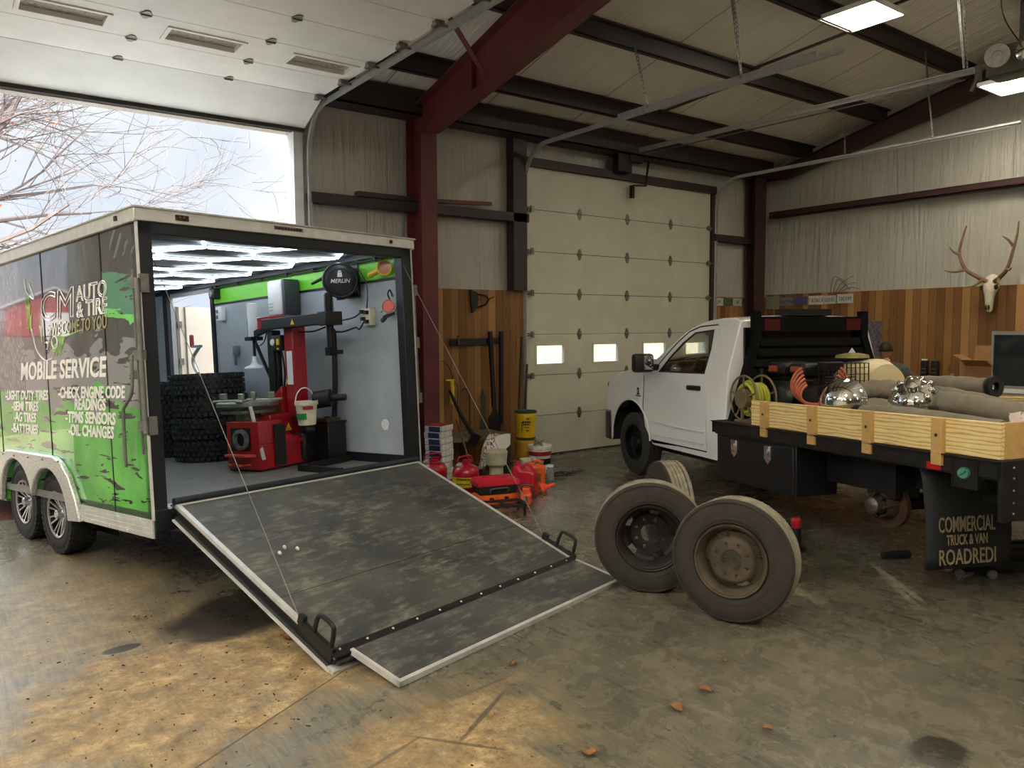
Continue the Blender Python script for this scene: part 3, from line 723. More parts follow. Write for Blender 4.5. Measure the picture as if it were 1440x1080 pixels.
# right wall with the side doorway
AC = basis((2.5, 0, 0), (0, 1, 0), (0, 0, 1))
rw = B().plate([(0, 0), (5.2, 0), (5.2, 2.26), (0, 2.26)], [[(3.53, .2), (4.68, .2), (4.68, 2.15), (3.53, 2.15)]], 0, .06, AC).build('interior_wall', GREYW, TR)
B().bx(2.492, 2.5, .06, 3.5, 1.985, 2.2).build('lime_stripe', LIME, rw)
B().bx(2.49, 2.5, .06, 3.5, 1.965, 1.988).bx(2.485, 2.5, .0, 3.53, .18, .27).bx(2.44, 2.5, .0, 5.2, 2.2, 2.26).bx(2.47, 2.5, 3.5, 3.56, .18, 2.2).bx(2.45, 2.5, 4.64, 4.75, .18, 2.2).build('black_trim', TDARK, rw)
b = B(); b.tube([(2.46, .2, 2.2), (2.46, 3.5, 2.2)], .01, 6).tube([(2.455, .2, 2.17), (2.455, 3.5, 2.17)], .008, 6)
for k in range(7): b.box((2.47, .4+.5*k, 2.185), (.03, .03, .05))
b.build('wiring', BLK, rw)
B().lathe([(.0, .0), (.055, .0), (.055, .006), (.0, .008)], 24, axm((2.5, .4, .56), (-1, 0, 0))).build('sticker', M('white sticker', (225, 226, 226), .4, 0, .2, 60), rw)
B().bx(.0, 2.56, 5.14, 5.2, .0, 2.26).build('front_wall', GREYW, TR)
B().bx(.06, 2.5, .0, 5.14, 2.25, 2.27).build('ceiling_panel', M('pale ceiling sheet', (112, 120, 124), .65, 0, .06, spec=.2), TR); B().bx(.0, 2.56, .0, 5.2, 2.28, 2.31).build('roof_skin', M('white roof skin', (225, 225, 222), .5, 0, .05), TR)
b = B()
for k in range(10): b.bx(.06, 2.5, .3+.5*k, .36+.5*k, 2.235, 2.25)
b.build('roof_bow', M('grey roof bow', (96, 102, 106), .4, .3, 0), TR)
# open side door
sd = B().plate([(0, .2), (1.1, .2), (1.1, 2.04), (0, 2.04)], [], 0, .04, basis((2.58, 4.72, 0), (1, 0, 0), (0, 0, 1))).build('side_door', M('cream door skin', (228, 214, 196), .5, 0, .05, 3), TR)
b = B().bx(2.58, 2.62, 4.66, 4.675, .2, 2.04).bx(2.7, 2.715, 4.66, 4.675, .2, 2.04)
for z in (.6, 1.3, 1.8): b.box((2.62, 4.66, z), (.06, .03, .09))
b.build('door_hinge', DGALV, sd)
# rear frame, header, trim, latches
RF = B().bx(0, .1, -.01, .09, .0, 2.24).bx(2.44, 2.56, -.01, .09, .0, 2.24).bx(0, 2.56, -.01, .09, 2.15, 2.24).bx(0, 2.56, -.02, .1, .04, .2).build('rear_frame', TDARK, TR, bevel=.006)
B().bx(.1, 2.44, -.03, .12, .195, .21).bx(-.006, .0, -.02, .02, .13, 2.24).bx(2.56, 2.566, -.02, .02, .0, 2.24).build('edge_strip', ALU, RF)
rtm = B().bx(-.03, 0, -.03, 5.22, 2.23, 2.33).bx(-.03, 2.59, -.035, .0, 2.235, 2.325).bx(2.56, 2.59, -.03, 5.22, 2.23, 2.33).bx(-.045, 2.605, -.05, 5.22, 2.32, 2.335).build('roof_trim', ALU, TR, bevel=.006)
LENS = M('dark amber lens', (70, 40, 28), .2, 0, 0)
B().box((-.035, .24, 2.28), (.015, .035, .035)).build('marker_light', LENS, rtm)
B().box((.315, -.036, 2.28), (.1, .012, .04)).ball((.3, -.04, 2.28), .018, 10).ball((.33, -.04, 2.28), .018, 10).build('marker_light', LENS, rtm); B().ball((2.3, -.037, 2.28), .018, 10).build('marker_light', LENS, rtm)
b = B().box((1.212, -.036, 2.29), (.27, .008, .03))
for k in range(9): b.ball((1.1+.028*k, -.04, 2.29), .012, 8)
b.build('light_bar', LENS, rtm)
b = B()
b.cyl((-.03, -.02, .75), (-.03, -.02, 1.83), .018, n=10); b.cyl((-.025, .05, .6), (-.025, .05, 1.9), .009, n=8)
for z in (.8, 1.3, 1.8): b.box((-.02, .02, z), (.05, .09, .07))
for z in (.8, 1.8): b.box((.02, -.02, z), (.06, .03, .13))
b.build('cam_bar', DGALV, TR)
b = B().tube(smooth([(-.05, .08, 1.3), (-.06, .09, 1.05), (-.06, .2, .95), (-.055, .26, .88), (-.05, .28, .5)]), .012, 8); b.build('latch_handle', DGALV, TR)
b = B().cyl((2.6, .02, .78), (2.6, .02, 1.9), .018, n=10)
for z in (.82, 1.35, 1.85): b.box((2.59, .02, z), (.07, .06, .1))
b.build('cam_bar', DGALV, TR)
# ramp door and flap
FO = Vector((.12, -1.83, -.5635)); HI = Vector((.12, -.04, .135)); RL = (HI-FO).length
RM = basis(FO, (1, 0, 0), HI-FO); RWD = 2.35
rp = B().bx(.03, RWD-.03, .03, RL-.0, .075, .1).build('ramp_door', DECK, TR, RM)
B().bx(.0, RWD, .0, RL-.02, .04, .076).bx(-.02, RWD+.02, .02, RL-.06, .012, .04).build('ramp_core', BLK, rp)
B().bx(.0, .032, .0, RL, .07, .104).bx(RWD-.032, RWD, .0, RL, .07, .104).bx(0, RWD, RL-.03, RL, .07, .104).bx(-.035, RWD+.035, .0, RL-.05, .0, .014).bx(-.03, RWD+.03, -.04, .02, .0, .03).build('ramp_edge', ALU, rp)
b = B().bx(-.01, RWD, -.02, .055, .09, .108); b.cyl((0, -.03, .07), (RWD, -.03, .07), .016, n=10); b.build('foot_hinge', BLK, rp)
b = B()
for k in range(12): b.ball((.05+.2*k, .03, .108), .008, 8)
b.build('hinge_bolts', ALU, rp)
B().bx(.03, RWD-.03, .62, .624, .099, .1012).build('deck_seam', BLK, rp)
b = B(); rnd = random.Random(2)
for k in range(3): B().ball((.3+.07*k, 1.05+.05*(k % 2), .11), (.012, .02, .014), 8).build('tie_down', ALU, rp)
b = B().cyl((.0, RL+.02, .11), (RWD, RL+.02, .11), .03, n=14); b.bx(0, RWD, RL, RL+.06, .02, .07); b.build('top_hinge', TDARK, rp)
# flap: from the hinge at the foot down to the floor
FA = Vector((.215, -1.87, -.49)); FE = Vector((.215, -2.287, -.583)); FL = (FA-FE).length
FMx = basis(FE, (1, 0, 0), FA-FE)
fp = B().bx(.02, 2.23, .02, FL, .012, .028).build('ramp_flap', DECK, TR, FMx)
B().bx(0, .022, 0, FL, .0, .034).bx(2.228, 2.25, 0, FL, 0, .034).bx(0, 2.25, 0, .026, 0, .034).build('flap_edge', ALU, fp)
for (a_, sg) in ((.0, -1), (RWD+.005, 1)):
    b = B()
    b.bx(a_-.012, a_+.012, .02, .36, .02, .13)
    P_ = smooth([(a_, .05, .12), (a_, .055, .22), (a_, .08, .255), (a_, .18, .255), (a_, .21, .22), (a_, .215, .12)], 5)
    b.tube(P_, .014, 8); b.box((a_, .34, .13), (.03, .05, .06))
    b.build('grab_handle', BLK, rp)
CAB = M('steel wire cable', (130, 124, 114), .5, .4, 0)
B().tube([(.13, -1.53, -.34), (.15, .2, 2.14)], .0028, 6).build('ramp_cable', CAB, TR)
B().tube([(2.48, -1.53, -.3), (2.46, .03, 2.14)], .0028, 6).build('ramp_cable', CAB, TR)

def tl(a_, b_, c_, rz=0): return TM @ T(a_, b_, c_) @ R(rz, 'Z')
# hexagon ceiling lights
HEXL = M('lit white tube', (240, 247, 255), .5, 0, 0, emis=HEX_STRENGTH)
hx = thing('hexagon_ceiling_light', 'glowing white hexagon tube lights on the trailer ceiling', 'ceiling light', tl(1.2, 2.2, 2.2))
seen = set(); s_ = .455
for (ca, b0, n_) in ((1.17, 1.18, 4), (.48, .8, 5), (1.86, .8, 5)):
    for k in range(n_):
        cb = b0+.79*k; V = [(ca+s_*math.cos(PI/3*q), cb+s_*math.sin(PI/3*q)) for q in range(6)]
        for q in range(6):
            p, r_ = V[q], V[(q+1) % 6]; key = (round(p[0]+r_[0], 1), round((p[1]+r_[1])*4))
            if key in seen: continue
            seen.add(key)
            if min(p[0], r_[0]) < .1: continue
            d = (Vector(r_)-Vector(p))*.04
            B().bar((p[0]+d.x-1.2, p[1]+d.y-2.2, .025), (r_[0]-d.x-1.2, r_[1]-d.y-2.2, .025), .028, .02).build('light_tube', HEXL, hx)
# ------------------------------------------------------------------ things inside the trailer
class LB(B):
    """geometry written in another frame, built on a thing at base"""
    def on(s, t, base, name, mat, **kw): return s.build(name, mat, t, T(-base[0], -base[1], -base[2]), **kw)
RUB2 = M('new tyre rubber', (40, 41, 44), .7, 0, .15, 14)
AT = B().lathe(tire_prof(.38, .225, .232), 56); lugs(AT, .388, .235, 40)
at0 = AT.build('tire', RUB2); at0.matrix_world = tl(1.95, 2.72, .30)
tag(at0, 'black all-terrain tire at the bottom of the tall stack beside the red tire changer', 'tire', 'stacked tires inside the trailer')
W1 = ('second tire from the bottom of the tall stack beside the red tire changer', 'third tire from the bottom of the tall stack beside the red tire changer', 'topmost tire of the tall stack beside the red tire changer')
for k in (1, 2, 3): dup(at0, tl(1.95+.012*(-1)**k, 2.72+.01*k, .30+.241*k, .3*k), label=W1[k-1])
W2 = ('bottom tire', 'second tire from the bottom', 'third tire from the bottom', 'topmost tire')
for k in range(4): dup(at0, tl(2.03, 3.57, .29+.222*k, .2+.5*k) @ Matrix.Diagonal((1, 1, .92, 1)), label=W2[k]+' of the half hidden stack by the trailer side door')

MRED = M('glossy machine red', (160, 24, 36), .3, 0, .1, 5, coat=.4)
WHT = M('white enamel', (226, 230, 230), .4, 0, .06, 6)
YEL = M('safety yellow', (226, 190, 40), .45, 0, .08, 8)
b0 = (1.85, 1.4, .18)
tcg = thing('tire_changer', 'red tire changing machine with black arm inside the trailer', 'tire changer', tl(*b0))
FPR = [(1.45, 1.53), (1.53, 1.1), (2.23, 1.24), (2.15, 1.67)]
def fpm(u, v_):   # u along the long front, v back from it
    a = Vector(FPR[1]); d = (Vector(FPR[2])-a); e = (Vector(FPR[0])-a); p = a+d*u+e*v_; return (p.x, p.y)
def fbox(b, u0, u1, v0, v1, c0, c1): return b.prism([fpm(u0, v0), fpm(u1, v0), fpm(u1, v1), fpm(u0, v1)], c0, c1)
b = LB(); fbox(b, 0, 1, 0, 1, .2, .44); fbox(b, 0, .42, 0, 1, .44, .66); fbox(b, .42, 1.0, .35, 1, .44, .7)
b.prism([(0, .44), (.0, .52), (.42, .44)], 0, .012, basis((*fpm(.42, .02), 0), (fpm(1, .02)[0]-fpm(0, .02)[0], fpm(1, .02)[1]-fpm(0, .02)[1], 0), (0, 0, 1)))
cabn = b.on(tcg, b0, 'cabinet', MRED, bevel=.012)
b = LB(); fbox(b, .02, .98, .02, .98, .18, .2); fbox(b, -.012, 0, .25, .85, .38, .6); b.on(tcg, b0, 'kick_base', BLK)
d_ = Vector((*fpm(0, .5), .0)); nrm = Vector((-1, -.19, 0)).normalized()
b = LB(); b.lathe([(.1, 0), (.1, .03), (.07, .035), (.065, 0)], 24, axm((*fpm(-.012, .5), .49), nrm)); b.on(tcg, b0, 'wheel_decal', M('decal grey rubber', (96, 98, 102), .5, 0, .5, 20))
b = LB(); b.box((1.455, 1.29, .34), (.16, .3, .025), (0, .1, .19)); b.box((1.44, 1.4, .25), (.12, .06, .02)); b.box((1.45, 1.25, .25), (.12, .06, .02)); b.on(tcg, b0, 'foot_pedal', M('worn red pedal', (190, 70, 66), .4, .1, .2, 12), bevel=.006)
b = LB(); fbox(b, .26, .45, -.06, -.02, .22, .62)
for k in range(6): fbox(b, .3+.012*k, .4, -.07, -.06, .26+.04*k, .275+.04*k)
b.on(tcg, b0, 'bead_breaker_pad', RUB, bevel=.02)
b = LB(); fbox(b, .44, .98, -.08, .35, .42, .45); b.on(tcg, b0, 'tool_shelf', MRED)
b = LB(); fbox(b, .76, 1.04, -.12, .3, .22, .5); b.bx(2.0, 2.12, 1.0, 1.14, .5, .58); b.on(tcg, b0, 'parts_bin', BLK, bevel=.03)
tt = (1.72, 1.57)
b = LB(); k = b.mark(); b.lathe([(0, .66), (.12, .66), (.12, .72), (.26, .73), (.27, .76), (.2, .77), (.2, .79), (.3, .8), (.3, .835), (.27, .845), (.0, .845)], 40); b.xf(T(tt[0], tt[1], 0), k)
tbl = b.on(tcg, b0, 'turntable', M('worn grey steel', (132, 132, 128), .4, .5, .2, 14))
for k in range(4):
    a = PI/4+PI/2*k; b = LB(); q = b.mark(); b.bx(.08, .34, -.035, .035, .84, .865); b.bx(.2, .27, -.025, .025, .865, .93); b.xf(T(tt[0], tt[1], 0) @ R(a, 'Z'), q); b.on(tcg, b0, 'jaw_clamp', M('jaw steel', (168, 166, 156), .35, .7, .2, 20), bevel=.008)
b = LB(); b.bar((1.58, 1.3, .8), (1.55, 1.06, .3), .035, .015); b.on(tcg, b0, 'bead_lever', GALV)
b = LB(); b.prism([(2.06, 1.25), (2.22, 1.25), (2.22, 1.4), (2.06, 1.4)], .66, 1.64)
b.prism([(0, .69), (.42, .69), (.42, .98)], -.08, .08, basis((2.12, 1.88, 0), (0, -1, 0), (0, 0, 1)))
col = b.on(tcg, b0, 'column', MRED, bevel=.01)
LB().box((2.056, 1.31, 1.16), (.006, .09, .34)).on(tcg, b0, 'instruction_placard', WHT)
b = LB(); b.prism([(2.05, 1.2), (2.24, 1.2), (2.24, 1.86), (2.05, 1.86)], 1.58, 1.67); b.bx(2.04, 2.26, 1.6, 1.85, 1.66, 1.71); b.on(tcg, b0, 'swing_head', MRED, bevel=.012)
b = LB(); b.bx(1.97, 2.05, .57, 1.66, 1.56, 1.67); b.bx(1.96, 2.16, .55, .68, 1.55, 1.68); arm_ = b.on(tcg, b0, 'swing_arm', BLK, bevel=.008)
b = LB(); b.cyl((2.06, .62, 1.34), (2.06, .62, 1.86), .035, n=14)
for k in range(10): b.cyl((2.06, .62, 1.69+.016*k), (2.06, .62, 1.698+.016*k), .046, n=14)
b.box((2.06, .62, 1.3), (.09, .07, .08)); b.box((2.06, .53, 1.29), (.05, .12, .04)); b.on(tcg, b0, 'mount_head', M('black oxide steel', (30, 30, 32), .4, .5, .1))
def tri(b, m, s_=.03): return b.prism([(-s_, -s_*.8), (s_, -s_*.8), (0, s_)], 0, .003, m)
b = LB()
tri(b, basis((1.969, 1.1, 1.61), (0, -1, 0), (0, 0, 1))); tri(b, basis((*fpm(.75, .335), .56), (1, .2, 0), (0, 0, 1)), .045); tri(b, basis((2.058, 1.37, 1.02), (0, -1, 0), (0, 0, 1)), .028)
b.on(tcg, b0, 'warning_sticker', YEL)
b = LB(); b.bx(2.1, 2.2, 1.66, 1.77, .66, 1.56); b.on(tcg, b0, 'helper_post', BLK, bevel=.008)
b = LB(); b.rbox((2.08, 1.52, 1.42), (.07, .17, .16), .01); cb = b.on(tcg, b0, 'control_box', BLK)
LB().lathe([(0, 0), (.035, 0), (.03, .012), (0, .012)], 18, axm((2.04, 1.57, 1.43), (-1, 0, 0))).on(tcg, b0, 'pressure_gauge', WHT)
LB().box((2.04, 1.48, 1.43), (.012, .035, .06)).box((2.04, 1.48, 1.36), (.012, .02, .02)).on(tcg, b0, 'button_label', YEL)
hp = LB().cyl((2.12, 2.05, 1.5), (2.12, 2.05, 1.87), .055, n=20).on(tcg, b0, 'helper_cylinder', WHT, bevel=.008)
b = LB(); b.box((2.12, 2.05, 1.49), (.14, .13, .04)); b.bar((2.12, 2.05, 1.53), (2.14, 1.76, 1.6), .06, .06); b.bar((2.12, 2.13, 1.5), (2.12, 2.13, 1.7), .02, .03, (1, 0, 0)); b.cyl((2.12, 2.05, 1.5), (2.12, 2.05, 1.27), .016, n=8); b.bar((2.12, 2.03, 1.46), (2.14, 1.72, .95), .025, .025); b.on(tcg, b0, 'helper_bracket', BLK)
LB().lathe([(0, 1.3), (.025, 1.3), (.03, 1.24), (.05, 1.21), (.11, 1.185), (.115, 1.17), (0, 1.17)], 20, T(2.12, 2.05, 0)).on(tcg, b0, 'press_cone', WHT)
b = LB()
b.tube(smooth([(2.1, 1.6, 1.36), (2.08, 1.55, 1.1), (2.1, 1.62, .9), (2.12, 1.64, .72)]), .012, 6); b.tube(smooth([(2.09, 1.5, 1.35), (2.1, 1.47, 1.1), (2.1, 1.55, .8)]), .01, 6)
b.tube(smooth([(2.1, 1.95, 1.5), (2.05, 1.9, 1.4), (2.1, 1.82, 1.45), (2.13, 1.8, 1.6)]), .006, 6)
b.tube(smooth([(2.1, 1.2, 1.52), (2.1, .95, 1.51), (2.1, .75, 1.54)]), .008, 6)
b.on(tcg, b0, 'air_hose', RUB)
b = LB(); b.cyl((2.2, 1.12, .82), (2.3, .98, .84), .09, n=18); b.cyl((2.28, 1.0, .84), (2.38, .85, .84), .035, n=12); b.cyl((2.3, .99, .84), (2.31, .975, .84), .05, n=12); b.bar((2.2, 1.15, .8), (2.15, 1.2, .55), .05, .03); b.on(tcg, b0, 'bead_roller', BLK)
# tank cabinet, hose and floor frame
b1 = (2.33, 1.1, .18)
bc = thing('steel_cabinet', 'black steel cabinet against the grey trailer wall behind the tire changer', 'cabinet', tl(*b1))
LB().prism([(2.24, .98), (2.46, .98), (2.46, 1.3), (2.24, 1.3)], .18, .58).on(bc, b1, 'body', BLK, bevel=.01)
LB().bx(2.23, 2.47, .97, 1.31, .58, .6).on(bc, b1, 'lid', BLK)
LB().box((2.34, 1.1, .615), (.16, .18, .03)).box((2.3, 1.05, .64), (.03, .1, .02)).on(bc, b1, 'loose_tools', M('oily steel', (90, 84, 70), .4, .6, .3, 30))
b = LB(); b.tube(smooth([(2.2, .8, 1.48), (2.36, .98, 1.52), (2.43, 1.06, 1.45), (2.44, 1.08, 1.2), (2.44, 1.1, .9), (2.43, 1.12, .63)]), .028, 10)
h_ = b.on(None, (0, 0, 0), 'air_hose', RUB); h_.matrix_world = TM; tag(h_, 'thick black hose running down the grey trailer wall to the black cabinet', 'hose')
fb = (1.9, .6, .18)
ff = thing('wheel_lift_frame', 'black square tube frame lying on the trailer floor by the sill', 'frame', tl(*fb))
LB().bar((1.78, .82, .21), (1.8, .22, .21), .055, .055).on(ff, fb, 'short_rail', BLK); LB().bar((1.78, .8, .21), (2.44, .93, .21), .055, .055).on(ff, fb, 'long_rail', BLK)
# bucket on the machine
bk = (2.03, 1.13, .70)
pb = thing('bucket', 'white plastic bucket with wire handle sitting on the red tire changer', 'bucket', tl(2.06, 1.07, .585))
B().lathe([(0, 0), (.085, 0), (.105, .2), (.115, .2), (.115, .24), (.105, .24), (.1, .235), (.08, .02), (0, .02)], 28).build('pail', M('used white plastic', (226, 222, 196), .45, 0, .12, 18), pb)
B().tube([(.112*math.cos(a), .02, .22+.15*math.sin(a)) for a in [PI*k/12 for k in range(13)]], .006, 6).build('handle', WHT, pb)
B().lathe([(.1065, .06), (.1075, .06), (.1095, .12), (.1085, .12)], 10, None, PI*.95, PI*1.3).build('green_label', M('green print', (40, 130, 80), .4, 0, 0), pb)
B().lathe([(.1115, .155), (.1125, .155), (.1125, .19), (.1115, .19)], 10, None, PI*1.2, PI*1.5).build('red_label', M('red print', (150, 40, 44), .4, 0, 0), pb)
# wall mounted things (right wall faces -a)
w0 = (2.38, 1.92, 1.9)
wb = thing('wall_cabinet', 'tall white box with a dark side panel mounted high on the trailer wall', 'wall box', tl(*w0))
LB().rbox((2.37, 1.86, 1.92), (.2, .26, .38), .03).on(wb, w0, 'cover', WHT); LB().rbox((2.38, 1.705, 1.92), (.19, .05, .38), .01).on(wb, w0, 'side_panel', M('charcoal plastic', (58, 62, 66), .5, 0, 0))
b = LB()
for k in range(3): b.bx(2.268, 2.271, 1.88, 1.96, 1.78+.035*k, 1.795+.035*k)
b.on(wb, w0, 'printed_label', M('pale grey print', (170, 176, 180), .5, 0, 0))
rl = thing('hose_reel', 'round black hose reel high on the trailer wall over lime green', 'hose reel', tl(2.3, .74, 2.0))
RB = axm((0, 0, 0), (-.62, -.78, -.05))
REELK = M('matt black plastic', (38, 40, 45), .5, 0, .06)
b = B(); b.lathe([(0, -.08), (.15, -.08), (.175, -.06), (.175, .04), (.165, .055), (.15, .05), (.145, .065), (.115, .075), (.11, .065), (.0, .075)], 40, RB); rbd = b.build('drum', REELK, rl)
B().bar((.02, .05, -.16), (.2, .06, -.1), .1, .06).bar((.02, .05, .12), (.2, .06, .1), .1, .06).bx(.17, .22, -.06, .16, -.16, .16).build('bracket', REELK, rl)
B().cyl((-.06, .14, .05), (-.12, .3, -.01), .02, .014, n=12).build('hose_stop', M('dark green rubber', (24, 70, 44), .6, 0, 0), rl)
tm_ = RB @ T(0, 0, .0775)
zz = Vector((-.62, -.78, -.05)).normalized(); xx = Vector((0, 0, 1)).cross(zz).normalized()
TMR = basis(zz*.079, xx, Vector((0, 0, 1)))
text('MERLIN', .055, INK, rbd, TMR @ T(0, -.01, 0), 'lettering', bold=.001, shear=.2)
B().prism([(-.025, .03), (.025, .03), (.02, .075), (-.02, .075)], 0, .002, TMR).prism([(-.018, .08), (.018, .08), (.012, .092), (-.012, .092)], 0, .002, TMR).build('logo_mark', INK, rbd)
dl = thing('work_light', 'yellow hand lamp hanging from a hook on the lime green stripe', 'work light', tl(2.42, .24, 2.06))
b = B(); b.lathe([(0, 0), (.045, 0), (.07, .03), (.075, .07), (.06, .075)], 24, axm((.02, -.02, .01), (-.75, -.6, 0))); b.tube(smooth([(.0, .03, .0), (-.02, .1, -.02), (-.03, .18, -.05)]), [.03]*6+[.028]*5+[.02, .015], 10); b.build('housing', YEL, dl)
B().lathe([(0, .06), (.058, .062), (.06, .07), (0, .078)], 24, axm((.02, -.02, .01), (-.75, -.6, 0))).build('lens', M('pinkish lens', (200, 150, 128), .25, 0, 0), dl)
B().tube(smooth([(.0, -.02, .06), (-.02, -.02, .12), (.01, 0, .14), (.06, 0, .13)]), .008, 8).build('hook', BLK, dl)
rg = thing('work_light', 'red faced clip lamp hanging by a black hook below the yellow lamp', 'work light', tl(2.42, .17, 1.7))
b = B().lathe([(0, 0), (.05, 0), (.06, .03), (.055, .04), (0, .04)], 24, axm((0, 0, 0), (-.75, -.6, .1))); b.build('lens', M('red ribbed lens', (190, 44, 44), .3, 0, .25, 60), rg)
b = B().lathe([(.062, -.01), (.07, .0), (.07, .034), (.062, .038)], 24, axm((0, 0, 0), (-.75, -.6, .1))).bar((-.01, .05, .02), (-.03, .1, -.04), .03, .03); b.build('housing', M('pale green plastic', (150, 190, 150), .4, 0, 0), rg)
B().tube(smooth([(.02, 0, .06), (-.01, 0, .12), (.02, 0, .16), (.05, 0, .1)]), .008, 8).build('hook', BLK, rg)
B().bar((-.02, .06, -.1), (.02, -.04, -.06), .035, .03).bar((-.01, .1, -.13), (-.02, .04, -.1), .03, .03).build('clamp', BLK, rg)
jb = thing('junction_box', 'cream outlet box with plugged cords on the grey trailer wall', 'outlet box', tl(2.44, .53, 1.63))
B().box((.02, 0, 0), (.07, .13, .17)).build('box', M('cream plastic', (214, 208, 186), .5, 0, .06), jb)
b = B()
for (y_, z_) in ((.03, .05), (-.03, .04), (.02, -.02), (-.03, -.05)): b.box((-.03, y_, z_), (.05, .035, .035))
b.build('plug', BLK, jb)
b = B(); b.tube(smooth([(-.04, .03, .05), (-.05, .15, .0), (-.05, .4, -.02), (-.1, .62, -.05)]), .008, 6); b.tube(smooth([(-.04, 0, -.05), (-.06, .05, -.12), (-.05, .12, -.1), (-.06, .3, -.13), (-.04, .5, -.12)]), .009, 6); b.tube(smooth([(-.02, -.03, .08), (-.02, -.05, .3), (-.0, .1, .5), (0, .1, .57)]), .007, 6); b.build('cord', BLK, jb)
so = thing('outlet', 'small white socket box on the grey wall by the trailer side door', 'outlet', tl(2.46, 3.3, 1.85))
B().rbox((0, 0, 0), (.07, .12, .17), .01).build('box', WHT, so); 
for z_ in (.03, -.04): B().box((-.04, .02, z_), (.02, .03, .04)).build('socket', M('grey socket', (110, 112, 116), .5, 0, 0), so)
hk = thing('wall_hook', 'grey metal holster on the trailer wall above the tall tire stack', 'hook', tl(2.46, 3.0, 1.36))
B().rbox((0, 0, .03), (.06, .07, .12), .01).cyl((-.01, 0, -.02), (-.0, .02, -.14), .02, n=10).build('holster', M('grey cast metal', (130, 134, 138), .4, .5, 0), hk)
sp = thing('speaker', 'small black speaker box high at the corner of the lime stripe', 'speaker', tl(2.45, 3.4, 2.1))
B().rbox((0, 0, 0), (.1, .12, .12), .015).build('case', BLK, sp); B().lathe([(0, 0), (.04, 0), (.04, .01), (0, .01)], 16, axm((-.05, 0, 0), (-1, 0, 0))).build('grille', M('grey mesh', (110, 112, 116), .5, 0, .3, 60), sp)
ig = thing('tire_inflator', 'curved grey air tool with a red grip hanging at the trailer door edge', 'air tool', tl(2.4, 3.62, 1.36))
B().tube(smooth([(-.1, .02, -.22), (-.1, .1, -.12), (-.1, .1, -.02), (-.1, .0, .06), (-.1, -.06, .1)]), .022, 10).box((-.1, .0, .11), (.04, .2, .03)).build('pipe', M('pale grey tool', (176, 180, 180), .35, .4, 0), ig)
B().rbox((-.1, .12, .18), (.05, .04, .16), .015).build('grip', M('red grip', (140, 52, 44), .5, 0, 0), ig)
pp = B(); rnd = random.Random(1)
for k in range(4): pp.box((.46+.05*k, .24+.03*(k % 2), .183+.001*k), (.14, .1, .0012), (0, 0, .3*k))
po = pp.build('paper_scrap', M('white paper', (214, 214, 208), .7, 0, 0)); po.matrix_world = TM; tag(po, 'scattered white paper scraps on the trailer floor near the left post', 'paper')

# ------------------------------------------------------------------ the heap by the plank wall
def safety_can(x, y, lab, band, rz=0):
    t = thing('safety_can', lab, 'fuel can', T(x, y, 0) @ R(rz, 'Z'), 'red safety cans by the ramp')
    CR = M('safety can red', (176, 18, 46), .28, .1, .06, 4, coat=.5)
    B().lathe([(0, 0), (.15, 0), (.155, .01), (.155, .27), (.15, .3), (.12, .345), (.06, .37), (.05, .37), (.05, .39), (0, .39)], 36).lathe([(.157, .06), (.16, .065), (.157, .07)], 36).build('body', CR, t)
    if band:
        bd = B().lathe([(.1565, .12), (.158, .12), (.158, .235), (.1565, .235)], 36).build('yellow_band', M('yellow print', (214, 196, 30), .4, 0, .05), t)
        b = B()
        for k in range(9): b.lathe([(.1585, .2), (.1592, .2), (.1592, .225), (.1585, .225)], 2, None, -2.9+.12*k, -2.82+.12*k)
        for k in range(12): b.lathe([(.1585, .15), (.1592, .15), (.1592, .165), (.1585, .165)], 2, None, -2.9+.09*k, -2.84+.09*k)
        b.build('band_print', BLK, bd)
    b = B().tube(smooth([(-.11, 0, .33), (-.1, 0, .44), (-.03, 0, .46), (.06, 0, .46), (.09, 0, .41), (.05, 0, .385)], 5), .009, 8).box((.02, 0, .405), (.1, .03, .03)); b.build('handle', CR, t)
    B().lathe([(0, 0), (.035, 0), (.035, .04), (.0, .05)], 16, axm((-.09, -.02, .345), (-.4, -.2, 1))).build('spout_cap', GALV, t)
safety_can(4.58, 7.78, 'plain red round fuel can standing behind the ramp edge, next to the trailer post', False, -.3)
safety_can(4.78, 7.4, 'red round fuel can with a yellow printed band', True, 0)
st = random.Random(4)
for k in range(9):
    bx_ = B().rbox((0, 0, .04), (.3, .24, .074), .006).build('carton', M('white carton', (205, 205, 200), .6, 0, .15, 30))
    bx_.matrix_world = T(5.0+st.uniform(-.01, .01), 8.36+st.uniform(-.01, .01), .079*k) @ R(.5, 'Z')
    B().bx(-.153, -.149, -.1, .06, .004, .07).build('blue_print', M('dark blue print', (38, 40, 84), .5, 0, 0), bx_)
    tag(bx_, ('red topped white carton on top of the stack behind the fuel cans' if k == 8 else '%s white and blue carton from the floor in the stack behind the fuel cans' % ('first second third fourth fifth sixth seventh eighth'.split()[k])), 'carton', 'cartons stacked behind the fuel cans')
    if k == 8: B().bx(-.15, .15, -.12, .12, .077, .082).build('red_lid', M('faded red card', (150, 50, 54), .6, 0, 0), bx_)
# low bench
lb = thing('work_bench', 'low dusty steel bench against the planks behind the white bag', 'bench', (5.65, 8.72, 0))
B().bx(-.42, .5, -.22, .22, .47, .5).bx(-.42, .5, -.225, -.21, .43, .5).build('top', M('dusty olive steel', (110, 104, 78), .6, .2, .2), lb)
for (x_, y_) in ((-.38, -.18), (.46, -.18), (-.38, .18), (.46, .18)): B().bx(x_-.02, x_+.02, y_-.02, y_+.02, 0, .47).build('leg', BLK, lb)
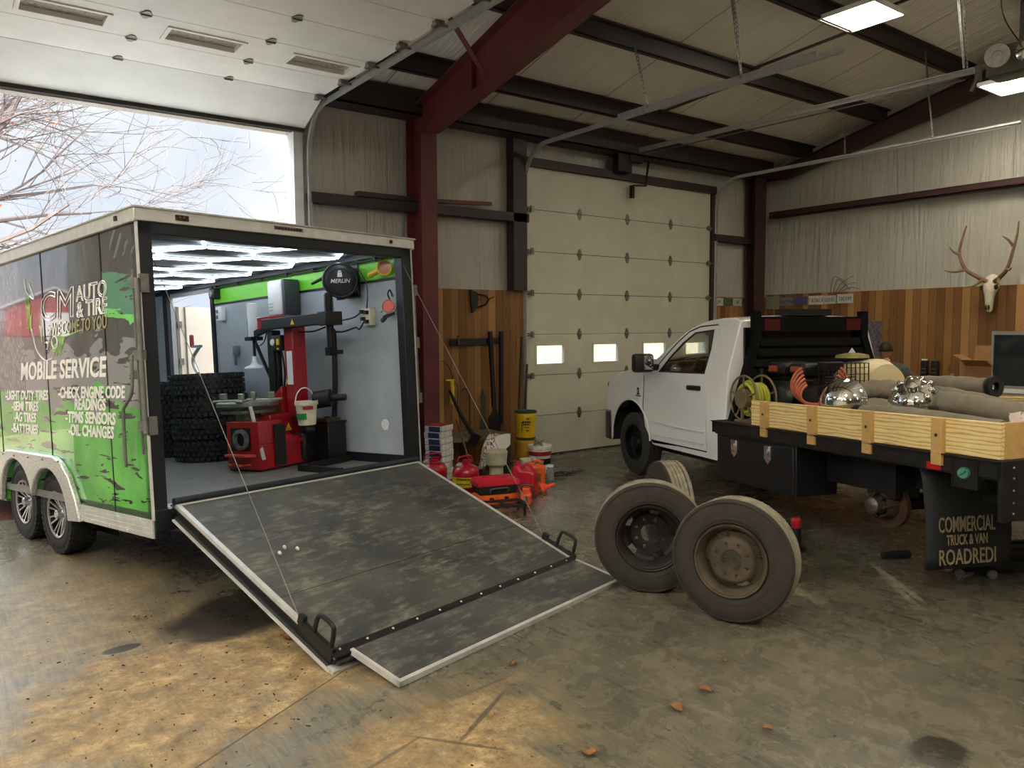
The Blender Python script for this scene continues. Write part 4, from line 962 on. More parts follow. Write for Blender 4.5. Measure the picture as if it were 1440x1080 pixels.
# sack
sk = thing('sack', 'slumped white sack with dark red print and a black lower half', 'sack', (5.72, 8.2, 0))
def sackf(u, v_):
    a = 2*PI*u; h = .52*v_; wx = .2*(1-.28*v_**2)+.02*math.sin(3*a+5*v_); wy = .11*(1-.8*v_**3)+.012*math.sin(5*a)
    return Vector((wx*abs(math.cos(a))**.6*math.copysign(1, math.cos(a))+.12*v_*v_, wy*abs(math.sin(a))**.7*math.copysign(1, math.sin(a))+.1*v_, h+.02*math.sin(4*a)*v_))
b = B().sheet(sackf, 28, 14, True); sm, t_ = newmat('printed sack', .6)
P_ = t_.n('SeparateXYZ'); t_.l(t_.co(), P_.inputs[0]); q_ = t_.math('ADD', P_.outputs[2], t_.math('MULTIPLY', P_.outputs[0], -.75))
wv = t_.noise(t_.co((1, 1, .6)), 11, 2, .4, 2.2); rdm = t_.math('MULTIPLY', t_.math('LESS_THAN', t_.math('ABSOLUTE', t_.math('SUBTRACT', wv, .5)), .03), t_.math('LESS_THAN', P_.outputs[0], .04))
c_ = t_.mix(t_.math('LESS_THAN', q_, .22), (216, 212, 204), (22, 22, 26)); c_ = t_.mix(rdm, c_, (128, 28, 36)); t_.col(c_); t_.bump(t_.noise(t_.co(), 9, 4), .5, .02)
b.build('bag', sm, sk, R(-.5, 'Z'))
def pail(x, y, z, r, h, name, lab, body, lid, rz=0, mark=None, cat='pail', grp=None):
    t = thing(name, lab, cat, T(x, y, z) @ R(rz, 'Z'), grp)
    B().lathe([(0, 0), (r*.86, 0), (r*.97, h*.8), (r*1.03, h*.8), (r*1.03, h*.85), (r, h*.88), (r, h*.95), (0, h*.95)], 32).build('body', body, t)
    if lid: B().lathe([(r*.98, h*.92), (r*1.05, h*.93), (r*1.05, h), (r*.95, h), (r*.93, h*.97), (0, h*.97)], 32).build('lid', lid, t)
    return t
YP = M('yellow pail', (216, 176, 28), .4, 0, .06, 5); GL = M('dark green lid', (40, 62, 34), .5, 0, 0)
pail(6.54, 8.56, 0, .15, .38, 'pail', 'dusty yellow pail on the floor underneath the lidded yellow pail', M('dusty yellow pail', (190, 150, 40), .5, 0, .15), None)
yp = pail(6.54, 8.56, .37, .15, .4, 'pail', 'yellow pail with a dark green lid stacked beside the closed door', YP, GL)
B().lathe([(.131, .0), (.137, .0), (.138, .03), (.132, .03)], 32).build('bottom_ring', GL, yp)
b = B()
for (z_, a0_, a1_, h_) in ((.285, -2.15, -1.85, .025), (.235, -2.55, -1.75, .03), (.205, -2.5, -1.8, .022), (.17, -2.4, -1.8, .012), (.12, -2.2, -1.85, .02)):
    nb = 7
    for k in range(nb):
        a = a0_+(a1_-a0_)*k/nb; rr_ = .15*(.86+.11*z_/.32)+.001; b.lathe([(rr_, z_), (rr_+.002, z_), (rr_+.002, z_+h_), (rr_, z_+h_)], 2, None, a, a+(a1_-a0_)/nb*(.75 if k % 2 else .95))
b.lathe([(.147, .12), (.15, .12), (.15, .25), (.147, .25)], 2, None, -2.62, -2.54)
b.build('black_print', BLK, yp)
rp_ = pail(6.35, 8.0, 0, .15, .37, 'pail', 'red and white pail with a cluttered white lid by the orange jug', M('white pail plastic', (214, 206, 200), .45, 0, .1, 20), M('white lid', (220, 216, 208), .5, 0, .1))
B().lathe([(.146, .24), (.152, .24), (.154, .32), (.148, .32)], 32).build('red_band', M('deep red band', (150, 22, 34), .4, 0, 0), rp_); B().lathe([(.141, .12), (.145, .12), (.147, .2), (.143, .2)], 32).build('black_band', BLK, rp_)
text('HEAVY', .06, INK, rp_, axm((-.1, -.11, .16), (-.67, -.74, 0)) @ R(0, 'Z'), 'lettering', sx=.7)
B().tube([(-.03+.05*math.cos(a), .05*math.sin(a), .385+.02*math.sin(2*a)) for a in [2*PI*k/16 for k in range(16)]], .012, 6, closed=True).bar((-.1, 0, .39), (.1, .05, .41), .02, .015).build('loose_hose', DGALV, rp_)
wp = pail(5.98, 7.78, 0, .1, .25, 'bucket', 'small white bucket with a green label and white lid in the heap', M('white bucket plastic', (200, 204, 190), .45, 0, .1, 20), M('cream lid', (222, 214, 186), .5, 0, 0), cat='bucket')
B().lathe([(.096, .06), (.1, .06), (.102, .16), (.098, .16)], 14, None, -2.6, -1.4).build('green_label', M('green label', (46, 110, 70), .5, 0, 0), wp)
gp = thing('planter_pot', 'cream plastic pot standing upside down on a smaller pot', 'pot', (5.6, 7.95, 0))
B().lathe([(0, 0), (.1, 0), (.085, .16), (.13, .2), (.145, .36), (.13, .38), (0, .38)], 28).build('pot', M('cream plastic pot', (190, 186, 158), .55, 0, .1), gp)
# red jerrycan, orange jug, funnel
def jug(x, y, rz, name, lab, mt, w_, d, h, caps):
    t = thing(name, lab, 'fuel can', T(x, y, 0) @ R(rz, 'Z'))
    pr = [(-w_/2, 0), (w_/2, 0), (w_/2, h*.74), (w_*.32, h*.86), (-w_*.1, h*.86), (-w_*.22, h), (-w_*.42, h), (-w_/2, h*.8)]
    B().prism(pr, -d/2, d/2, basis((0, 0, 0), (1, 0, 0), (0, 0, 1))).build('body', mt, t, bevel=.025, seg=3)
    B().tube(smooth([(-w_*.12, 0, h*.85), (0, 0, h*1.0), (w_*.25, 0, h*.98), (w_*.34, 0, h*.82)], 5), .018, 8).build('handle', mt, t)
    B().lathe([(0, 0), (.028, 0), (.028, .04), (0, .04)], 14, axm((-w_*.32, 0, h*.99), (-.2, 0, 1))).build('cap', caps, t)
    return t
jug(5.32, 6.98, -.9, 'jerrycan', 'red plastic jerrycan standing beside the red toolbox', M('red fuel plastic', (186, 22, 48), .4, 0, .06, 5), .27, .2, .36, M('red cap', (170, 30, 40), .5, 0, 0))
oj = jug(5.75, 7.32, -.75, 'fuel_jug', 'orange plastic jug with a clear level window, behind the red jerrycan', M('orange fuel plastic', (226, 98, 28), .4, 0, .06, 5), .22, .17, .31, M('white cap', (215, 205, 190), .5, 0, 0))
B().box((.02, -.087, .12), (.09, .006, .1)).build('level_window', M('smoky window', (120, 104, 78), .2, 0, .2, 20), oj)
fu = thing('funnel', 'bright orange red funnel lying on the floor by the jugs', 'funnel', T(5.62, 6.98, .06) @ R(-.6, 'Z'))
B().lathe([(.062, -.05), (.06, -.05), (.02, .03), (.012, .12), (.016, .12), (.024, .03), (.066, -.05)], 24, R(PI/2-.3, 'Y')).build('cone', M('fluorescent orange', (250, 74, 34), .4, 0, 0), fu)
# toolbox on the orange saw case
tb = thing('toolbox', 'red lidded black toolbox on top of the orange case', 'toolbox', T(4.84, 6.9, .115) @ R(-.25, 'Z') @ Matrix.Scale(.86, 4))
B().prism([(-.25, 0), (.25, 0), (.28, .11), (-.28, .11)], -.13, .13, basis((0, 0, 0), (1, 0, 0), (0, 0, 1))).build('tray', M('black tool plastic', (26, 28, 30), .45, 0, .05), tb, bevel=.012)
B().prism([(-.29, .11), (.29, .11), (.29, .17), (.24, .2), (-.24, .2), (-.29, .17)], -.145, .145, basis((0, 0, 0), (1, 0, 0), (0, 0, 1))).box((0, 0, .205), (.36, .035, .015)).build('lid', M('red tool plastic', (196, 32, 54), .4, 0, .05), tb, bevel=.01)
B().tube(smooth([(-.12, -.15, .04), (-.1, -.17, .08), (.1, -.17, .08), (.12, -.15, .04)], 4), .012, 8).build('handle', M('grey green grip', (66, 76, 74), .5, 0, 0), tb)
oc = thing('tool_case', 'flat orange case under the red toolbox', 'case', T(4.84, 6.9, 0) @ R(-.22, 'Z') @ Matrix.Scale(.88, 4))
B().rbox((0, 0, .065), (.56, .26, .125), .02).build('shell', M('orange case plastic', (222, 92, 34), .45, 0, .12, 10), oc); B().box((.1, -.135, .07), (.05, .02, .05)).box((-.1, -.135, .07), (.05, .02, .05)).build('latch', BLK, oc)
cs = thing('chainsaw', 'orange and green chainsaw lying beside the red toolbox', 'chainsaw', T(5.06, 6.62, 0) @ R(.9, 'Z') @ Matrix.Scale(.78, 4))
B().rbox((0, 0, .1), (.3, .17, .16), .04).rbox((.1, 0, .19), (.12, .12, .08), .03).build('body', M('saw orange', (214, 84, 40), .45, 0, .25, 16), cs)
B().tube(smooth([(-.14, 0, .12), (-.24, 0, .16), (-.26, 0, .08), (-.15, 0, .05)], 5), .018, 8).tube(smooth([(.02, -.09, .06), (.05, -.1, .24), (.05, .08, .25), (.02, .09, .1)], 5), .013, 8).build('handle', M('saw dark green', (52, 66, 40), .5, 0, .2), cs)
B().prism([(.14, -.03), (.5, -.025), (.54, 0), (.5, .035), (.14, .04)], -.004, .004, basis((0, -.05, .09), (1, 0, 0), (0, 0, 1))).build('guide_bar', DGALV, cs)
sd_ = thing('steel_stand', 'low black steel frame on the floor at the ramp edge', 'stand', T(4.6, 6.42, 0) @ R(-.35, 'Z') @ Matrix.Scale(.85, 4))
b = B()
for (p, q) in (((-.25, -.15, .13), (.25, -.15, .13)), ((-.25, .15, .13), (.25, .15, .13)), ((-.25, -.15, .13), (-.25, .15, .13)), ((.25, -.15, .13), (.25, .15, .13)), ((0, -.15, .13), (0, .15, .13))): b.bar(p, q, .035, .03)
b.build('top_frame', M('rusty black steel', (44, 34, 30), .6, .2, .3, 20), sd_)
for x_ in (-.24, .24):
    for y_ in (-.14, .14): B().bx(x_-.015, x_+.015, y_-.015, y_+.015, 0, .13).build('leg', BLK, sd_)
wr = B().tube([(6.3+.16*math.cos(a)+.004*k, 7.62+.09*math.sin(a), .02+.006*(k % 4)) for k, a in enumerate([2*PI*k/14 for k in range(44)])], .008, 5).tube(smooth([(6.46, 7.6, .02), (6.7, 7.7, .012), (6.85, 7.68, .012)]), .008, 5)
tag(wr.build('cable_coil', RUB), 'dark cable loosely coiled on the floor by the red and white pail', 'cable')
gl = thing('glass_jar', 'clear jar of bits between the red and white pail and the orange jug', 'jar', (6.12, 7.5, 0))
B().lathe([(0, 0), (.05, 0), (.052, .12), (.04, .15), (.04, .17), (0, .17)], 20).build('jar', M('dusty clear plastic', (150, 150, 146), .25, .2, .3, 30), gl); B().lathe([(0, .17), (.044, .17), (.044, .195), (0, .195)], 20).build('lid', WHT, gl)
# tools on the plank wall
rk = thing('tool_rack', 'black steel bar fixed across the plank wall', 'rack', (6.0, 9.02, 1.74))
B().bar((-.42, -.02, 0), (.4, -.02, 0), .03, .09).build('bar', BLK, rk); B().bar((-.31, -.05, .09), (-.3, -.05, -.05), .025, .02, (0, 1, 0)).build('peg', M('brown peg', (80, 50, 34), .6), rk)
sh = thing('shovel', 'black long shovel hanging from the rack, blade down', 'shovel', (6.25, 8.95, 0))
B().bar((-.04, 0, 1.88), (.02, .0, .8), .05, .05, (0, 1, 0)).build('handle', BLK, sh)
B().prism([(-.09, .38), (.09, .38), (.1, .66), (.05, .72), (.02, .8), (-.02, .8), (-.05, .72), (-.1, .66)], -.006, .006, basis((.03, 0, 0), (1, 0, 0), (0, 0, 1))).build('blade', BLK, sh)
pb2 = B().bar((6.41, 8.96, 1.88), (6.4, 8.96, .55), .05, .05, (0, 1, 0)).build('pry_bar', BLK); tag(pb2, 'straight black bar hanging beside the shovel on the plank wall', 'bar')
for i, (p, q, r_, lab) in enumerate((((6.76, 8.93, 1.8), (6.62, 8.85, .4), .018, 'dark wooden tool handle leaning by the door track'), ((6.83, 8.9, 1.4), (6.72, 8.84, .4), .016, 'shorter dark handle leaning lowest by the door track'))):
    tag(B().tube([p, q], r_, 8).build('wooden_pole', M('dark wood handle', (62, 40, 28), .6)), lab, 'pole')
sc_ = thing('sickle', 'hooked garden tool standing behind the low bench', 'sickle', (5.86, 8.96, 0))
B().tube(smooth([(.0, 0, .55), (0, 0, .95), (-.02, 0, 1.06), (-.08, 0, 1.1), (-.12, 0, 1.06)], 5), .014, 8).build('blade', M('brown iron', (74, 56, 34), .6, .3), sc_)
hs = thing('hand_saw', 'green handled saw standing upright behind the low bench', 'saw', (6.08, 8.96, 0))
B().prism([(-.04, .5), (.05, .5), (.045, .95), (.01, 1.08), (-.03, .98)], -.005, .005, basis((0, 0, 0), (1, 0, 0), (0, 0, 1))).build('blade', M('dark green blade', (44, 52, 34), .6), hs)
gg = thing('grease_gun', 'yellow hand pump hanging on the plank wall right of the red column', 'grease gun', T(5.58, 9.0, 1.04) @ Matrix.Scale(.75, 4))
B().cyl((0, -.04, -.2), (0, -.04, .12), .045, n=16).build('barrel', YEL, gg); B().box((0, -.04, .17), (.06, .05, .1)).box((-.04, -.04, .24), (.16, .04, .03)).build('head', YEL, gg)
B().tube(smooth([(.02, -.04, .22), (-.02, -.03, .42), (-.12, -.03, .55), (-.25, -.1, .6)]), .008, 6).tube(smooth([(.06, -.03, .2), (.14, -.02, .1), (.14, -.02, -.3), (.2, -.02, -.6)]), .007, 6).build('hose', BLK, gg)
lp = B().tube([(5.28, 8.55, 1.12), (5.42, 8.5, .8), (5.62, 8.45, .45)], [.02, .03, .035], 8).box((5.6, 8.45, .46), (.1, .08, .16), (.3, .4, 0)); tag(lp.build('spud_bar', BLK), 'heavy black bar leaning beside the red column', 'bar')
pk = B().tube([(5.32, 8.45, .75), (5.48, 8.3, .02)], .014, 8); tag(pk.build('wooden_pole', M('tan handle', (96, 78, 58), .6)), 'thin tan handle leaning low beside the red column', 'pole')
tr_ = thing('animal_trap', 'small black iron trap hung near the top of the planks', 'trap', (6.05, 9.03, 2.3))
b = B().prism([(-.13, .16), (-.02, .13), (-.0, .05), (-.02, -.08), (-.1, -.16), (-.12, 0)], -.02, .01, basis((0, -.02, 0), (1, 0, 0), (0, 0, 1)))
b.build('jaw_plate', BLK, tr_); B().tube([(-.02, -.03, .1), (.13, -.03, .08), (.17, -.03, .03), (.12, -.03, -.04), (-.02, -.03, -.08)], .014, 6).tube([(.16, -.03, .03), (.27, -.03, .07)], .008, 6).build('spring_arm', BLK, tr_)
# ------------------------------------------------------------------ the white truck
kx, ky, kz = frame(.309, .032, 0)
KMX = Matrix(((kx.x, ky.x, kz.x, 7.25), (kx.y, ky.y, kz.y, 7.13), (kx.z, ky.z, kz.z, 0), (0, 0, 0, 1)))
TK = thing('flatbed_truck', 'white single cab pickup truck with a black flatbed and new wooden side boards', 'truck', KMX)
PAINT = M('white truck paint', (242, 242, 240), .25, 0, .02, 2, coat=1)
KYZ = basis((0, 0, 0), (0, 1, 0), (0, 0, 1))      # (y,z) -> truck, z -> x
def tin(z): return max(0, z-1.36)*.3
DOOR = [(-.29, 1.36), (-.25, .92), (-.3, .68), (-.42, .5), (-1.66, .5), (-1.68, .85), (-1.7, 1.2), (-1.78, 1.42), (-1.775, 1.6), (-1.755, 1.84), (-1.69, 1.9), (-1.35, 1.89), (-1.14, 1.84), (-.96, 1.735), (-.78, 1.6), (-.57, 1.41)]
WIN = [(-.66, 1.365), (-.84, 1.545), (-1.05, 1.71), (-1.27, 1.83), (-1.64, 1.85), (-1.675, 1.64), (-1.66, 1.365)]
def grow(pl, d):
    n_ = len(pl); ar = sum(pl[i][0]*pl[(i+1) % n_][1]-pl[(i+1) % n_][0]*pl[i][1] for i in range(n_)); sg = 1 if ar > 0 else -1; out = []
    for i in range(n_):
        a, b_, c = Vector(pl[i-1]), Vector(pl[i]), Vector(pl[(i+1) % n_]); t1_ = (b_-a).normalized(); t2_ = (c-b_).normalized()
        nn = (Vector((t1_.y, -t1_.x))+Vector((t2_.y, -t2_.x)))*sg; nn = nn/max(.3, nn.length**2/2)/1.0
        out.append((b_.x+nn.x*d, b_.y+nn.y*d))
    return out
low = [(-2.03, .42), (-.5, .44)]+arc(.1, .45, .53, PI, .0, 18)+[(.66, .4)]
top = [(.84, .38), (.9, .52), (.9, .82), (.87, 1.08), (.8, 1.19), (.62, 1.27), (.3, 1.35), (-.1, 1.4), (-.42, 1.45), (-.6, 1.56), (-.81, 1.7), (-1.0, 1.815), (-1.2, 1.9), (-1.45, 1.955), (-1.75, 1.975), (-1.98, 1.97), (-2.1, 1.93), (-2.1, 1.4), (-2.05, .8)]
def place_side(b, side):
    for v in b.bm.verts:
        x = v.co.x; x = x+tin(v.co.z)+max(0, .7-v.co.z)*.12*(1 if v.co.y < -.4 else 0)+max(0, v.co.y-.55)*.12
        v.co.x = x if side < 0 else 2.0-x
    return b
body = B()
for s_ in (-1, 1):
    q = B(); q.plate(low+top, [grow(DOOR, .013)], 0, 0, KYZ); place_side(q, s_)
    me = bpy.data.meshes.new('t'); q.bm.to_mesh(me); q.bm.free(); body.bm.from_mesh(me); bpy.data.meshes.remove(me)
NC = 8
def cross(p, k):
    s_ = -1+2*k/NC; x0 = tin(p[1])+max(0, p[0]-.55)*.12+max(0, .7-p[1])*.12*(1 if p[0] < -.4 else 0)
    y = p[0]+(.16*(1-abs(s_)**3) if p[0] > .5 else (.1*(1-s_*s_) if -1.3 < p[0] < -.3 else 0)); z = p[1]+(.03*(1-s_*s_) if p[1] > 1.2 else 0)
    return (x0+(2-2*x0)*k/NC, y, z)
def strip(pts, b):
    G = [[b.bm.verts.new(cross(p, k)) for k in range(NC+1)] for p in pts]
    for i in range(len(G)-1):
        for k in range(NC): b.bm.faces.new((G[i][k], G[i+1][k], G[i+1][k+1], G[i][k+1]))
strip(top[:9], body); strip(top[12:], body)
bmesh.ops.remove_doubles(body.bm, verts=body.bm.verts[:], dist=.002)
TB = body.build('cab_body', PAINT, TK, bevel=.03, seg=3, ang=30)
g = B(); strip(top[8:13], g); g.build('windshield', GLASS, TB, solid=.006)
inner = [(-.5, .5), (-1.98, .5), (-2.0, 1.35), (-.45, 1.35)]
IN = M('dark cab interior', (30, 30, 32), .7, 0, .1)
B().bx(.12, 1.88, -2.0, -.35, .5, .56).bx(.1, 1.9, -.62, -.3, .9, 1.4).bx(.12, 1.88, .0, .02, .4, 1.3).bx(.12, 1.88, -2.02, -2.0, .5, 1.42).build('cab_interior', IN, TK)
b = B().rbox((.55, -1.75, 1.25), (.5, .14, .75), .05).rbox((1.45, -1.75, 1.25), (.5, .14, .75), .05).rbox((1.0, -1.6, .85), (1.6, .55, .2), .05).rbox((.55, -1.76, 1.68), (.26, .1, .18), .04); b.build('seat', IN, TK)
b = B().tube([(.55+.19*math.cos(a), -.88+.06*math.sin(a), 1.36+.18*math.sin(a)) for a in [2*PI*k/24 for k in range(24)]], .016, 8, closed=True).cyl((.55, -.62, 1.28), (.55, -.87, 1.35), .03, n=10); b.build('steering_wheel', IN, TK)
def side_part(outer, holes, th, name, mat, side, parent, bev=0):
    q = B().plate(outer, holes, 0, th, KYZ); place_side(q, side); return q.build(name, mat, parent, bevel=bev)
for s_ in (-1, 1):
    d_ = side_part(DOOR, [WIN], .03, 'door', PAINT, s_, TK, .006)
    side_part(WIN, [], .006, 'window_pane', GLASS, s_, d_)
    q = B().plate(grow(WIN, .004), [grow(WIN, -.012)], -.004, .02, KYZ); place_side(q, s_); q.build('window_seal', BLK, d_)
    sx_ = 0 if s_ < 0 else 2.0
    B().rbox((sx_+s_*.012, -1.46, 1.2), (.035, .27, .055), .015).build('door_handle', BLK, d_)
    b = B().rbox((sx_+s_*.2, -.62, 1.475), (.27, .13, .23), .04).rbox((sx_+s_*.05, -.6, 1.42), (.18, .07, .08), .02); mr_ = b.build('side_mirror', BLK, TK)
    B().rbox((sx_+s_*.16, -.69, 1.48), (.13, .012, .17), .005).build('mirror_glass', M('mirror', (180, 190, 190), .03, 1, 0), mr_)
    B().tube([(sx_+s_*.004, p[0], p[1]) for p in ((-.45, .74), (-1.0, .72), (-1.64, .71))], .006, 5).tube([(sx_+s_*.004, p[0], p[1]) for p in ((-.44, .58), (-1.64, .57))], .005, 5).build('crease', PAINT, d_)
b = B().tube([(-.004, p[0], p[1]) for p in arc(.1, .45, .535, PI*.98, .1, 18)], .012, 6); b.build('arch_lip', PAINT, TB)
text('2', .12, M('dark red badge', (96, 26, 30), .3, .2, 0), TB, basis((-.006, -.13, 1.1), (0, -1, 0), (0, 0, 1)), 'fender_badge', bold=.006)
B().bx(-.008, .0, -.19, -.07, 1.035, 1.05).build('fender_badge', MATS['dark red badge'], TB)
B().bx(.06, .1, .82, .9, .98, 1.18).build('headlight', M('headlight lens', (140, 60, 50), .1, 0, 0), TB)
B().bx(.1, 1.9, .9, 1.07, .36, .72).prism([(.0, .72), (.02, .9), (.12, 1.04), (1.88, 1.04), (1.98, .9), (2.0, .72), (1.9, .7), (.1, .7)], .38, .8).build('bumper', M('dark bumper', (52, 50, 48), .4, .4, 0), TK, bevel=.03)
b = B().bx(.3, .42, -5.3, .6, .5, .72).bx(1.58, 1.7, -5.3, .6, .5, .72).cyl((.15, .1, .4), (1.85, .1, .4), .05)
for y_ in (-1.2, -.6): b.bx(.3, 1.7, y_-.05, y_+.05, .38, .55)
b.bx(.14, .6, -1.9, -.9, .36, .5); b.build('chassis', M('underbody black', (22, 22, 23), .6, 0, .1), TK)
B().plate([(-.7, .3), (.9, .3), (.9, 1.1), (-.7, 1.1)], [], .38, .4, KYZ).build('wheel_well', BLK, TK)
for s_ in (-1, 1):
    m = axm((.13 if s_ < 0 else 1.87, .06, .405), (s_, 0, 0))
    t_ = B().lathe(tire_prof(.405, .24, .25, 4), 56).build('tire', M('worn tyre rubber', (46, 45, 43), .8, 0, .12, 20), TK, m)
    b = B(); b.lathe([(.242, .1), (.238, .12), (.225, .11), (.215, .04), (.17, .02), (.1, .06), (.085, .1), (.05, .11), (0, .112)], 40)
    for k in range(8): a = 2*PI*k/8; b.cyl((.12*math.cos(a), .12*math.sin(a), .05), (.12*math.cos(a), .12*math.sin(a), .085), .013, n=8)
    for k in range(8): a = 2*PI*(k+.5)/8; q = b.mark(); b.lathe([(0, .0), (.026, .0), (.026, .034), (0, .034)], 10); b.xf(T(.188*math.cos(a), .188*math.sin(a), 0), q)
    b.build('rim', M('satin black wheel', (20, 20, 21), .4, .3, 0), t_)
# flatbed
DECKW = M('oiled deck planks', (84, 62, 42), .6, 0, .25, 6)
CH = M('scuffed black steel', (34, 32, 32), .5, .3, .35, 10)
B().bx(-.18, 2.18, -5.38, -2.14, .86, .885).build('deck', DECKW, TK)
B().bx(-.2, -.16, -5.4, -2.12, .775, .895).bx(-.2, 2.2, -2.16, -2.12, .775, .895).bx(2.16, 2.2, -5.4, -2.12, .775, .895).bx(-.22, -.16, -5.4, -2.12, .885, .895).bx(-.18, 2.18, -5.38, -2.15, .76, .85).build('bed_rail', CH, TK)
rs = B().bx(-.2, 2.2, -5.41, -5.38, .5, .895).build('rear_skirt', CH, TK)
b = B()
for k in range(8):
    for z_ in (.55, .62, .7, .78, .85): b.ball((-.1+.16*k, -5.412, z_), .008, 6)
b.build('rivets', DGALV, rs)
tb_ = B().bx(-.17, .28, -3.4, -2.17, .3, .775).build('toolbox_body', BLK, TK, bevel=.006)
B().bx(-.182, -.17, -3.37, -2.2, .32, .74).build('toolbox_door', BLK, tb_, bevel=.008)
for y_ in (-2.49, -3.02):
    b = B().rbox((-.186, y_, .66), (.014, .1, .13), .004); b.prism([(-.045, .0), (.045, 0), (.0, -.045)], 0, .01, basis((-.18, y_, .597), (0, -1, 0), (0, 0, 1))); b.rbox((-.196, y_, .655), (.02, .055, .075), .006); b.build('t_latch', CHR, tb_)
B().bx(.15, .6, -3.97, -3.42, .44, .78).build('battery_box', BLK, TK)
PINE = None
def pine():
    m, t = newmat('new pine board', .6, 0, .3)
    v = t.co(); w_ = t.n('TexWave', wave_type='BANDS', bands_direction='Z'); mp = t.n('Mapping'); t.l(v, mp.inputs['Vector']); mp.inputs['Scale'].default_value = (1, .14, 1); t.l(mp.outputs[0], w_.inputs['Vector'])
    w_.inputs['Scale'].default_value = 11; w_.inputs['Distortion'].default_value = 7; w_.inputs['Detail'].default_value = 3; w_.inputs['Detail Scale'].default_value = 1.5
    c = t.ramp(w_.outputs['Fac'], [(.0, (238, 216, 158)), (.7, (230, 204, 142)), (.95, (200, 164, 104))])
    vo = t.n('TexVoronoi'); mp2 = t.n('Mapping'); t.l(v, mp2.inputs['Vector']); mp2.inputs['Scale'].default_value = (.4, 1.5, 2.6); t.l(mp2.outputs[0], vo.inputs['Vector']); vo.inputs['Scale'].default_value = 1
    c = t.mix(t.math('MULTIPLY', t.ramp(vo.outputs['Distance'], [(.06, (255, 255, 255)), (.12, (0, 0, 0))]), .8), c, (112, 76, 40))
    t.col(t.mix(.3, c, t.ramp(t.noise(v, 4, 4), [(.3, (190, 170, 130)), (.7, (255, 250, 235))]), 'MULTIPLY')); return m
PINE = pine(); STK = M('pine stake', (192, 154, 94), .6, 0, .12, 7)
B().bx(-.18, -.145, -5.38, -2.76, .9, 1.14).build('side_board', PINE, TK, bevel=.004)
B().bx(2.145, 2.18, -5.38, -2.76, .9, 1.14).build('side_board', PINE, TK, bevel=.004)
B().bx(-.145, 2.145, -5.38, -5.345, .9, 1.14).build('end_board', STK, TK, bevel=.004)
for y_ in (-2.99, -3.64, -4.27, -4.92):
    for x_ in (-.2, 2.2):
        o = B().bx(x_-.02, x_+.02, y_-.045, y_+.045, .81, 1.14).build('stake', STK, TK, bevel=.003)
        if x_ < 0: B().cyl((x_-.024, y_, 1.02), (x_-.02, y_, 1.02), .012, n=10).build('bolt', M('dark bolt', (60, 44, 28), .5, .4), o)
fc = B().bx(-.21, -.2, -5.23, -5.05, .69, .87).bx(-.21, -.06, -5.24, -5.22, .69, .87).bx(-.21, -.06, -5.06, -5.04, .69, .87).bx(-.21, -.06, -5.24, -5.04, .68, .695).build('fuel_cup', CH, TK)
fc.data.materials[0] = CH
B().lathe([(0, 0), (.04, 0), (.042, .01), (.035, .03), (0, .03)], 20, axm((-.215, -5.15, .785), (-1, -.25, .1))).box((-.245, -5.155, .788), (.015, .012, .06), (.9, 0, 0)).build('fuel_cap', M('green cap', (60, 128, 100), .4, 0, 0), fc)
B().bx(-.206, -.2, -4.95, -4.83, .775, .825).build('red_reflector', M('red reflector', (176, 30, 32), .2, 0, .1, 60), TK)
B().box((.1, -5.405, .66), (.1, .02, .06)).build('tail_lamp', M('dark red lens', (74, 20, 22), .3, 0, 0), TK)
# rear axle with bare hubs
ax = B().cyl((.2, -4.1, .35), (1.8, -4.1, .35), .07).ball((1.0, -4.1, .35), (.17, .2, .19)).build('rear_axle', M('greasy iron', (40, 36, 33), .5, .5, .2, 20), TK)
RUST = M('rusty iron', (84, 60, 46), .7, .4, .25, 14)
for s_ in (-1, 1):
    m = axm((.2 if s_ < 0 else 1.8, -4.1, .35), (s_, 0, 0))
    hb = B().lathe([(0, -.02), (.19, -.02), (.19, .02), (.12, .025), (.1, .1), (.09, .12), (.09, .0)], 36, m).build('brake_rotor', RUST, ax)
    b = B(); q = b.mark(); b.lathe([(0, .1), (.075, .1), (.07, .2), (.045, .22), (0, .225)], 24)
    for k in range(8): a = 2*PI*k/8; b.cyl((.1*math.cos(a), .1*math.sin(a), .08), (.1*math.cos(a), .1*math.sin(a), .17), .009, n=8)
    b.xf(m, q); b.build('hub', M('oily hub steel', (104, 98, 88), .4, .7, .25, 30), ax)
B().bx(.1, .35, -4.25, -3.95, .42, .75).build('leaf_spring', CH, TK); B().bx(1.65, 1.9, -4.25, -3.95, .42, .75).build('leaf_spring', CH, TK)
fl = B(); fl.sheet(lambda u, v_: Vector((-.17+.7*u, -4.74-.1*u-.03*math.sin(PI*v_)-.05*v_, .77-.75*v_)), 6, 8)
mf = fl.build('mud_flap', RUB, TK, solid=.012)
FLK = M('khaki print', (136, 124, 96), .6, 0, .2, 40)
for (s_, sz, z_, wd) in (('COMMERCIAL', .15, .345, .47), ('TRUCK & VAN', .1, .235, .34), ('ROADREDI', .15, .11, .47)):
    mt_ = basis((.14, -4.866-(.345-z_)*.04, z_), (1, -.14, 0), (0, .04, 1)); o = text(s_, sz, FLK, mf, mt_, 'lettering', bold=.0015)
    wid = max(v.co.x for v in o.data.vertices)-min(v.co.x for v in o.data.vertices); o.matrix_local = mt_ @ Matrix.Diagonal((wd/wid, 1.05, 1, 1))
